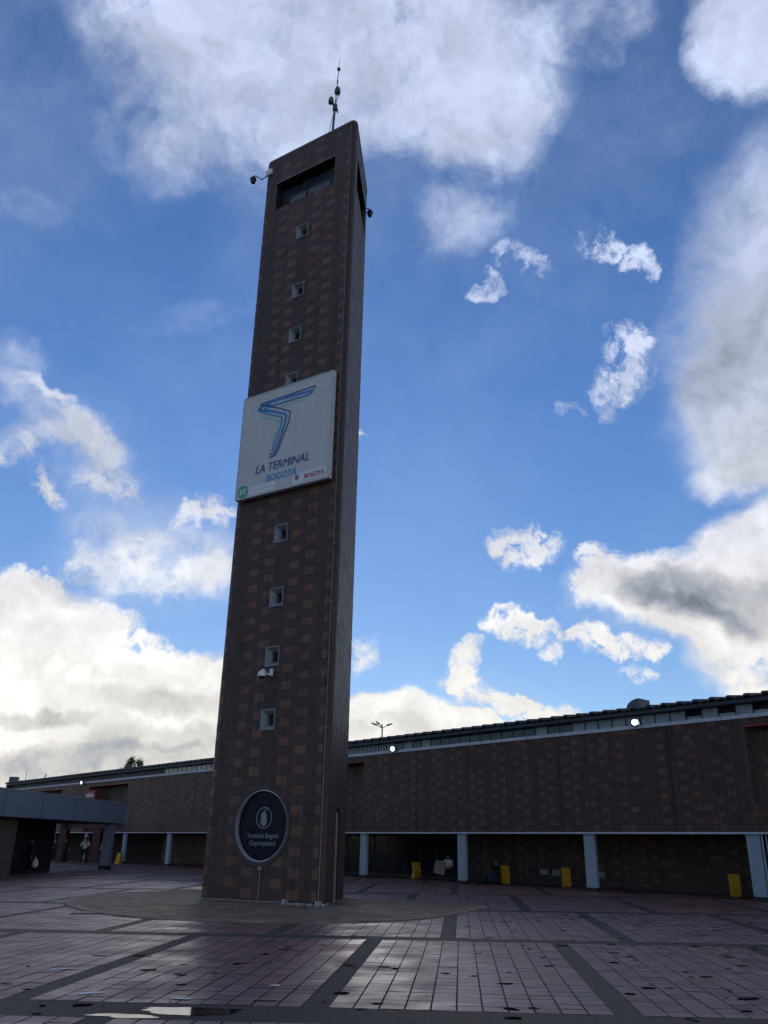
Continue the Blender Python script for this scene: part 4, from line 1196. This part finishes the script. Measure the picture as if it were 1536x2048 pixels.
# brown pillar and dark shop volume under the canopy
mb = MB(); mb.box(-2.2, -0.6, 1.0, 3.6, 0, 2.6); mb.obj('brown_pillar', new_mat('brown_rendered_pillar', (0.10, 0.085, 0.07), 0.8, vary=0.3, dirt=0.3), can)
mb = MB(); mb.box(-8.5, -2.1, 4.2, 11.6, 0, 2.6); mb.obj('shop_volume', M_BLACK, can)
# hanging white box
hb = thing('white_box_unit', 'white box unit hanging under the far end of the canopy', 'box', (-20.2, 54.0, 2.2))
MB().box(-0.26, 0.26, -0.2, 0.2, 0.02, 0.38).obj('casing', M_WHITE, hb)
MB().box(-0.03, 0.03, -0.03, 0.03, 0.38, 0.44).obj('hanger', M_STEEL, hb)
MB().box(-0.12, 0.20, -0.23, -0.201, 0.06, 0.22).obj('front_plate', M_CONC, hb)

# red portal behind the canopy
rp = thing('red_portal', 'dark red framed portal behind the canopy column', 'portal', (-25.2, 70.0, 0), -0.15)
MB().box(-1.5, -0.9, -0.3, 0.3, 0, 2.5).obj('post', M_REDD, rp)
MB().box(1.35, 2.0, -0.3, 0.3, 0, 2.5).obj('post', M_REDD, rp)
MB().box(-1.6, 4.3, -0.32, 0.32, 2.501, 2.95).obj('lintel', M_REDD, rp)

# red shop sign on the facade
P_b = Matrix.Translation((nT.x * OFF, nT.y * OFF, 0)) @ Matrix.Rotation(rot_b, 4, 'Z')
p = P_b @ Vector((-70.6, -0.35, 4.55))
rsn = thing('red_shop_sign', 'small red box sign with white script above the canopy edge', 'shop sign', p, rot_b + 0.25)
MB().box(-0.62, 0.62, -0.16, 0.16, 0.0, 0.92).obj('box', M_RED, rsn)
wv = MB(); rs2 = random.Random(5)
xx = -0.54
for hgt in (0.28, 0.2, 0.3, 0.2, 0.33, 0.2, 0.3, 0.18):
    wv.box(xx, xx + 0.085, -0.172, -0.162, 0.42, 0.42 + hgt); wv.box(xx, xx + 0.13, -0.17, -0.161, 0.42, 0.50); xx += 0.135
wv.obj('script_marks', M_WHITE, rsn)
ov = MB(); ov.prism_xz([(-0.1 + 0.26 * math.cos(2 * math.pi * i / 16), 0.18 + 0.085 * math.sin(2 * math.pi * i / 16)) for i in range(16)], -0.172, -0.161); ov.obj('oval_mark', M_WHITE, rsn)
MB().box(-0.04, 0.04, 0.16, 0.5, 0.3, 0.36).obj('bracket', M_STEEL, rsn)

# far roof bits
q_ = thing('rooftop_tank', 'small dark square box on the far left roof', 'rooftop box', (-42.2, 95, 6.6), 0.2)
MB().box(-0.45, 0.45, -0.4, 0.4, 0.5, 1.35).obj('box', M_STEEL, q_)
lg = MB()
for a in (-0.35, 0.3):
    for b in (-0.3, 0.25): lg.box(a, a + 0.06, b, b + 0.06, 0, 0.5)
lg.obj('stand', M_STEEL, q_)
q_ = thing('roof_aerial', 'thin forked aerial on the far left roof beside the box', 'aerial', (-40.6, 94, 7.0), 0)
mb = MB(); mb.tube((0, 0, -0.4), (0.1, 0, 1.5), 0.03, n=5); mb.obj('rod', M_STEEL, q_)
mb = MB(); mb.box(-0.5, 0.1, -0.03, 0.03, 0.42, 0.55); mb.obj('panel', M_STEEL, q_)
q_ = thing('roof_spike', 'short knobbed lamp spike on the roof ridge left of the tree', 'roof lamp', (-37.5, 91.6, 7.2), 0)
mb = MB(); mb.tube((0, 0, -0.3), (0, 0, 0.7), 0.05, n=6); mb.obj('rod', M_STEEL, q_)
mb = MB(); mb.lathe((0, 0, 0.2), [(0.05, 0), (0.16, 0.1), (0.05, 0.22)], 8); mb.tube((0, 0, 0.6), (0.2, 0, 0.85), 0.05, n=6); mb.obj('lamp_head', M_STEEL, q_)

# ---- street lamp far behind
sl = thing('street_lamp', 'tall four armed street lamp with banner frames far behind the roof', 'street lamp', (-2.55, 150, 0), 0.15)
mb = MB(); mb.tube((0, 0, 0), (0, 0, 20.9), 0.22, 0.12, 8); mb.obj('pole', M_STEEL, sl)
for a in (0.3, 1.5, 2.8, 4.0):
    mb = MB(); d_ = Vector((math.cos(a), math.sin(a), 0))
    mb.tube((0, 0, 20.6), d_ * 1.2 + Vector((0, 0, 21.3)), 0.06, n=5)
    ar = mb.obj('arm', M_STEEL, sl)
    mb = MB(); mb.tube(d_ * 1.0 + Vector((0, 0, 21.2)), d_ * 2.0 + Vector((0, 0, 21.55)), 0.18, 0.10, 6); mb.obj('lamp_head', M_STEEL, ar)
for s_ in (-1, 1):
    mb = MB()
    for z_ in (16.0, 16.9, 17.8): mb.box(min(0.1 * s_, 1.15 * s_), max(0.1 * s_, 1.15 * s_), -0.04, 0.04, z_, z_ + 0.1)
    mb.box(1.05 * s_ - 0.05, 1.05 * s_ + 0.05, -0.04, 0.04, 16, 18.2); mb.obj('banner_frame', M_STEEL, sl)
mb = MB(); mb.box(-1.3, 1.3, -0.5, 0.5, 15.3, 15.5); mb.obj('platform', M_STEEL, sl)

# ---- tree behind the roof
tr = thing('broadleaf_tree', 'round topped dark tree showing above the roof left of the tower', 'tree', (-38.3, 124, 0), 0)
tr.scale = (0.72, 0.72, 1.13)
mb = MB(); rt_ = random.Random(11)
mb.tube((0, 0, 0), (0.1, 0, 4.5), 0.35, 0.26, 10, caps=False); mb.tube((0.1, 0, 4.4), (0.0, 0, 9.0), 0.26, 0.12, 8)
tips = []
for k in range(16):
    a = k * 2.4; z0_ = 4.2 + k * 0.32; L = 2.6 - k * 0.06; e = Vector((math.cos(a) * L, math.sin(a) * L, z0_ + 1.5 + rt_.uniform(-.2, .8)))
    mid = Vector((math.cos(a) * L * 0.5, math.sin(a) * L * 0.5, z0_ + 0.6)); mb.tube((0, 0, z0_), mid, 0.09, 0.06, 5); mb.tube(mid, e, 0.06, 0.02, 5)
    tips += [e, mid + Vector((0, 0, 0.8)), (e + mid) / 2 + Vector((0.3, 0.2, 0.9))]
mb.obj('trunk', M_BARK, tr)
vs = []; fs = []
for t_ in tips + [Vector((rt_.uniform(-1.6, 1.6), rt_.uniform(-1.6, 1.6), rt_.uniform(8.2, 10.6))) for _ in range(14)]:
    cr = rt_.uniform(0.5, 1.0)
    for k in range(110):
        d_ = Vector((rt_.gauss(0, 1), rt_.gauss(0, 1), rt_.gauss(0, 0.8))).normalized() * cr * rt_.random() ** 0.5
        p = t_ + d_; s_ = rt_.uniform(0.07, 0.15); a = Vector((rt_.gauss(0, 1), rt_.gauss(0, 1), rt_.gauss(0, 1))).normalized(); b = a.orthogonal().normalized()
        i = len(vs); vs += [p - a * s_, p + b * s_ * 0.6, p + a * s_, p - b * s_ * 0.6]; fs.append((i, i + 1, i + 2, i + 3))
me = bpy.data.meshes.new('crown'); me.from_pydata([tuple(v) for v in vs], [], fs); me.materials.append(M_LEAF); link('crown', me, tr)

# ================================================================== YELLOW POSTS
ky = None
for i, (al, off, rz, lab) in enumerate([
        (33.85, 2.2, 0.55, 'yellow bent metal bin standing farthest left, before the dark glass doors'),
        (27.55, 1.95, 0.30, 'yellow bent metal bin between the second and third columns right of the tower'),
        (24.25, 2.2, 0.0, 'yellow bent metal bin just left of the column under the open facade'),
        (16.25, 1.85, -0.15, 'yellow bent metal bin farthest right, beside the thick column')]):
    p = P_b @ Vector((-al, off, 0)); rz_ = rz - 0.12
    if ky is None:
        ky = thing('yellow_bin', lab, 'bin', p, rz_, 'yellow bins along the walkway')
        pr = [(0.04, 0.0), (-0.14, 0.52), (0.16, 1.02), (0.34, 1.02), (0.18, 0.55), (0.40, 0.0)]
        mb = MB(); nn_ = len(pr)
        ky.scale = (0.74, 0.76, 0.76)
        mb.add([(-0.26, y_, z_) for y_, z_ in pr] + [(0.26, y_, z_) for y_, z_ in pr], [tuple(range(nn_))[::-1], tuple(range(nn_, 2 * nn_))] + [(k, (k + 1) % nn_, nn_ + (k + 1) % nn_, nn_ + k) for k in range(nn_)])
        mb.obj('body', M_YEL, ky)
        mb = MB(); mb.add([(-0.21, 0.022, 0.03), (0.21, 0.022, 0.03), (0.21, -0.127, 0.46), (-0.21, -0.127, 0.46)], [(0, 1, 2, 3)]); mb.obj('front_panel', new_mat('ochre_panel', (0.56, 0.26, 0.025), 0.5), ky)
        mb = MB(); mb.box(-0.28, 0.28, 0.02, 0.40, 0.0, 0.03); mb.obj('foot', M_DARK, ky)
        mb = MB(); mb.box(-0.268, 0.268, 0.12, 0.36, 1.021, 1.04); mb.obj('top_lid', M_YEL, ky)
    else:
        copy_thing(ky, p, rz_, lab)

# ================================================================== PEOPLE
def person(loc_, rz, pose, top, legs, label, hair=M_HAIR, vest=None, scale=1.0):
    t = thing('person', label, 'person', loc_, rz); t.scale = (scale,) * 3
    # joints, facing -Y; x is the person's left-right
    J = dict(pel=(0, 0, 0.95), spine=(0, 0, 1.12), chest=(0, 0, 1.33), neck=(0, -0.01, 1.47), chin=(0, -0.03, 1.53), head=(0, -0.02, 1.62), crown=(0, 0.0, 1.68),
             shL=(0.18, 0, 1.40), shR=(-0.18, 0, 1.40), elL=(0.23, 0.03, 1.13), elR=(-0.23, 0.03, 1.13), wrL=(0.24, -0.05, 0.89), wrR=(-0.24, -0.05, 0.89),
             hiL=(0.09, 0, 0.92), hiR=(-0.09, 0, 0.92), knL=(0.10, -0.01, 0.50), knR=(-0.10, -0.01, 0.50), anL=(0.10, 0.02, 0.09), anR=(-0.10, 0.02, 0.09), toL=(0.11, -0.15, 0.035), toR=(-0.11, -0.15, 0.035))
    if pose == 'walk':
        J.update(knL=(0.09, -0.17, 0.53), anL=(0.09, -0.30, 0.12), toL=(0.09, -0.46, 0.10), knR=(-0.09, 0.06, 0.50), anR=(-0.09, 0.30, 0.15), toR=(-0.09, 0.20, 0.03),
                 elL=(0.23, 0.16, 1.15), wrL=(0.22, 0.16, 0.92), elR=(-0.23, -0.08, 1.14), wrR=(-0.2, -0.24, 0.98))
    if pose == 'phone':
        J.update(elL=(0.27, -0.02, 1.15), wrL=(0.13, -0.14, 1.38), elR=(-0.30, 0.02, 1.16), wrR=(-0.16, -0.14, 1.42), knL=(0.13, -0.1, 0.51), anL=(0.2, 0.02, 0.09), toL=(0.22, -0.14, 0.035), anR=(-0.16, -0.05, 0.09), toR=(-0.18, -0.2, 0.035))
    if pose == 'bend':
        J.update(spine=(0, -0.07, 1.10), chest=(0, -0.26, 1.25), neck=(0, -0.40, 1.33), chin=(0, -0.46, 1.32), head=(0, -0.52, 1.38), crown=(0, -0.54, 1.43), shL=(0.18, -0.33, 1.29), shR=(-0.18, -0.33, 1.29),
                 elL=(0.24, -0.38, 1.02), elR=(-0.24, -0.38, 1.02), wrL=(0.17, -0.48, 0.82), wrR=(-0.17, -0.48, 0.82))
    if pose == 'seat':
        dz = -0.48
        for k in ('pel', 'spine', 'chest', 'neck', 'chin', 'head', 'crown', 'shL', 'shR', 'hiL', 'hiR'): J[k] = (J[k][0], J[k][1] + 0.05, J[k][2] + dz)
        J.update(elL=(0.24, -0.08, 0.68), elR=(-0.24, -0.08, 0.68), wrL=(0.16, -0.30, 0.66), wrR=(-0.16, -0.30, 0.66), knL=(0.13, -0.40, 0.47), knR=(-0.13, -0.40, 0.47), anL=(0.13, -0.42, 0.09), anR=(-0.13, -0.42, 0.09), toL=(0.13, -0.58, 0.035), toR=(-0.13, -0.58, 0.035))
    rad_ = dict(pel=0.145, spine=0.125, chest=0.15, neck=0.06, chin=0.075, head=0.10, crown=0.085, sh=0.075, el=0.045, wr=0.03, hi=0.095, kn=0.06, an=0.042, to=0.035)

    def grow(name, edges, mat, extra=0.0, par=t, fingers=False, sub=1, over={}):
        names = []
        for a, b in edges:
            for k in (a, b):
                if k not in names: names.append(k)
        vs = [Vector(J[k]) for k in names]; es = [(names.index(a), names.index(b)) for a, b in edges]
        rr = [over.get(k, rad_.get(k, rad_.get(k[:2], 0.05)) + extra) for k in names]
        if fingers:
            for sd_ in ('L', 'R'):
                wi = names.index('wr' + sd_); w = vs[wi]; e = Vector(J['el' + sd_]); d_ = (w - e).normalized(); side = Vector((0, -1, 0)); side = (side - d_ * side.dot(d_)).normalized()
                palm = len(vs); vs.append(w + d_ * 0.075); rr.append(0.034); es.append((wi, palm))
                for j, ln in enumerate((0.065, 0.078, 0.072, 0.055)):
                    b0 = w + d_ * 0.10 + side * (0.026 - 0.0175 * j); i0 = len(vs)
                    vs.append(b0); rr.append(0.010); vs.append(b0 + d_ * ln * 0.55 + Vector((0, -0.008, 0))); rr.append(0.009); vs.append(b0 + d_ * ln * 0.95 + Vector((0, -0.028, 0))); rr.append(0.008)
                    es += [(palm, i0), (i0, i0 + 1), (i0 + 1, i0 + 2)]
                i0 = len(vs); vs.append(w + d_ * 0.045 + side * 0.042); rr.append(0.012); vs.append(w + d_ * 0.085 + side * 0.062); rr.append(0.010); es += [(wi, i0), (i0, i0 + 1)]
        me_ = bpy.data.meshes.new(name); me_.from_pydata([tuple(v) for v in vs], es, []); me_.materials.append(mat)
        o = link(name, me_, par)
        md = o.modifiers.new('skin', 'SKIN'); md.use_smooth_shade = True
        for i, sv in enumerate(me_.skin_vertices[0].data): sv.radius = (rr[i], rr[i] * (0.72 if names[i] in ('pel', 'spine', 'chest') else 1.0) if i < len(names) else rr[i]); sv.use_root = (i == 0)
        if sub: s_ = o.modifiers.new('sub', 'SUBSURF'); s_.levels = sub; s_.render_levels = sub
        return o
    spine = [('pel', 'spine'), ('spine', 'chest'), ('chest', 'neck'), ('neck', 'chin'), ('chin', 'head'), ('head', 'crown')]
    arms = [('chest', 'shL'), ('shL', 'elL'), ('elL', 'wrL'), ('chest', 'shR'), ('shR', 'elR'), ('elR', 'wrR')]
    lg_ = [('pel', 'hiL'), ('hiL', 'knL'), ('knL', 'anL'), ('anL', 'toL'), ('pel', 'hiR'), ('hiR', 'knR'), ('knR', 'anR'), ('anR', 'toR')]
    b_ = grow('body', spine + arms + lg_, M_SKIN, fingers=True)
    grow('jacket', [('pel', 'spine'), ('spine', 'chest')] + arms, top, 0.018)
    grow('trousers', [('pel', 'hiL'), ('hiL', 'knL'), ('knL', 'anL'), ('pel', 'hiR'), ('hiR', 'knR'), ('knR', 'anR')], legs, 0.02)
    for sd_ in ('L', 'R'):
        grow('shoe', [('an' + sd_, 'to' + sd_)], M_CLOTHK, 0.014)
    hd = Vector(J['head'])
    mb = MB(); mb.sphere(hd + Vector((0, 0.022, 0.035)), 0.112, 8, 1.0); mb.obj('hair', hair, t, smooth=True)
    mb = MB()
    for sx in (-1, 1): mb.sphere(hd + Vector((0.035 * sx, -0.088, 0.0)), 0.014, 5)
    mb.obj('eyes', M_HAIR, t)
    mb = MB(); mb.lathe(hd + Vector((0, -0.10, -0.05)), [(0.016, 0), (0.012, 0.03), (0.005, 0.05)], 6)
    for sx in (-1, 1): mb.sphere(hd + Vector((0.10 * sx, 0.0, -0.01)), 0.025, 5, 1.3)
    mb.box(hd.x - 0.025, hd.x + 0.025, hd.y - 0.098, hd.y - 0.08, hd.z - 0.078, hd.z - 0.070); mb.obj('face_features', M_SKIN, t)
    if vest: grow('vest', [('spine', 'chest'), ('chest', 'shL'), ('chest', 'shR')], vest, 0.035)
    return t


person((-27.96, 72.63, 0), 2.6, 'stand', M_CLOTHK, M_CLOTHK, 'person in dark clothes standing just left of the farthest visible column')
person((-25.36, 67.93, 0), 1.9, 'walk', M_CLOTHK, M_CLOTHK, 'person in black walking leftwards behind the canopy')
person((-22.06, 62.93, 0), 0.2, 'phone', M_CLOTHW, M_CLOTHK, 'guard in yellow vest raising both arms before the red post', scale=1.05, vest=M_HIVIS)
person((-22.31, 67.15, 0), 2.9, 'bend', M_CLOTHG, M_CLOTHN, 'guard bending over with a yellow band across the back, beside the canopy column', vest=M_HIVIS)
person((-20.9, 75.5, 0), 0.3, 'stand', M_CLOTHG, M_CLOTHN, 'person in grey shirt standing in the dark between two far columns')
person((-19.75, 45.6, 0), 0.8, 'stand', M_CLOTHN, M_CLOTHN, 'person in navy standing under the canopy at the left picture edge')
person((-19.55, 47.6, 0), -0.6, 'stand', M_CLOTHN, M_CLOTHK, 'person in dark jacket under the canopy beside a white bag')
pA = P_b @ Vector((-31.1, 1.7, 0))
person(pA, -0.4, 'seat', M_CLOTHW, M_CLOTHK, 'seated person in white shirt holding brown cardboard by the second column')
pB = P_b @ Vector((-28.3, 1.6, 0))
person((pB.x + 0.35, pB.y, 0), -0.2, 'seat', M_CLOTHK, M_CLOTHK, 'seated person in black partly behind the pale blue column', scale=0.85)
# stools
for q, lab in ((pA, 'low dark stool under the seated person in white'), (Vector((pB.x + 0.35, pB.y, 0)), 'low dark stool under the seated person in black')):
    st = thing('stool', lab, 'stool', (q.x, q.y + 0.08, 0), 0, 'low stools on the walkway')
    MB().box(-0.18, 0.18, -0.15, 0.15, 0.32, 0.36).obj('seat', M_BLACK, st)
    for a in (-0.15, 0.12):
        for b in (-0.13, 0.10): MB().box(a, a + 0.03, b, b + 0.03, 0, 0.32).obj('leg', M_BLACK, st)
cb_ = thing('cardboard_sheet', 'folded brown cardboard sheet held by the seated person in white', 'cardboard', (pA.x - 0.42, pA.y - 0.42, 0.32), -0.5)
mb = MB(); mb.add([(-0.36, 0, 0.06), (0.24, 0, -0.06), (0.30, 0.06, 0.58), (-0.26, 0.06, 0.62), (-0.36, 0.04, 0.06), (0.24, 0.04, -0.06), (0.30, 0.10, 0.58), (-0.26, 0.10, 0.62)],
                  [(0, 1, 2, 3), (7, 6, 5, 4), (0, 4, 5, 1), (1, 5, 6, 2), (2, 6, 7, 3), (3, 7, 4, 0)])
mb.obj('sheet', M_CARD, cb_)
# white bag by the canopy pair
wb = thing('white_carrier_bag', 'white carrier bag beside the person in dark jacket under the canopy', 'bag', (-19.15, 47.4, 0.28), 0.4)
mb = MB(); mb.lathe((0, 0, 0), [(0.10, 0.0), (0.17, 0.08), (0.16, 0.28), (0.07, 0.42)], 9); mb.obj('sack', M_CLOTHW, wb)
mb = MB(); mb.tube((-0.05, 0, 0.40), (0, 0, 0.55), 0.015, n=5); mb.tube((0.05, 0, 0.40), (0, 0, 0.55), 0.015, n=5); mb.obj('handle', M_CLOTHW, wb)
# bundles beside the seated pair
bb = thing('luggage_bundle', 'dark bundle of bags lying on the ground right of the pale blue column', 'bundle', P_b @ Vector((-27.9, 1.4, 0)), 0.2)
mb = MB(); mb.lathe((0, 0, 0), [(0.3, 0), (0.38, 0.15), (0.3, 0.42), (0.1, 0.5)], 10); mb.obj('sack', M_CLOTHN, bb, smooth=True)
mb = MB(); mb.lathe((-0.5, -0.1, 0), [(0.25, 0), (0.3, 0.12), (0.2, 0.3), (0.06, 0.34)], 9); mb.obj('small_sack', M_CLOTHK, bb, smooth=True)
# yellow wet floor boards
wf = None
for (x_, y_, lab) in ((-22.25, 68.3, 'yellow folding floor board behind the canopy column, left one'), (-21.0, 67.6, 'yellow folding floor board right of the canopy column')):
    if wf is None:
        wf = thing('floor_board', lab, 'warning board', (x_, y_, 0), 0.2, 'yellow warning boards on the floor')
        for s_ in (-1, 1):
            mb = MB(); mb.add([(-0.2, 0.22 * s_, 0), (0.2, 0.22 * s_, 0), (0.14, 0.02 * s_, 0.75), (-0.14, 0.02 * s_, 0.75), (-0.2, 0.25 * s_, 0), (0.2, 0.25 * s_, 0), (0.14, 0.045 * s_, 0.75), (-0.14, 0.045 * s_, 0.75)],
                              [(0, 1, 2, 3), (7, 6, 5, 4), (0, 4, 5, 1), (1, 5, 6, 2), (2, 6, 7, 3), (3, 7, 4, 0)]); mb.obj('board', M_YEL, wf)
    else: copy_thing(wf, (x_, y_, 0), -0.3, lab)
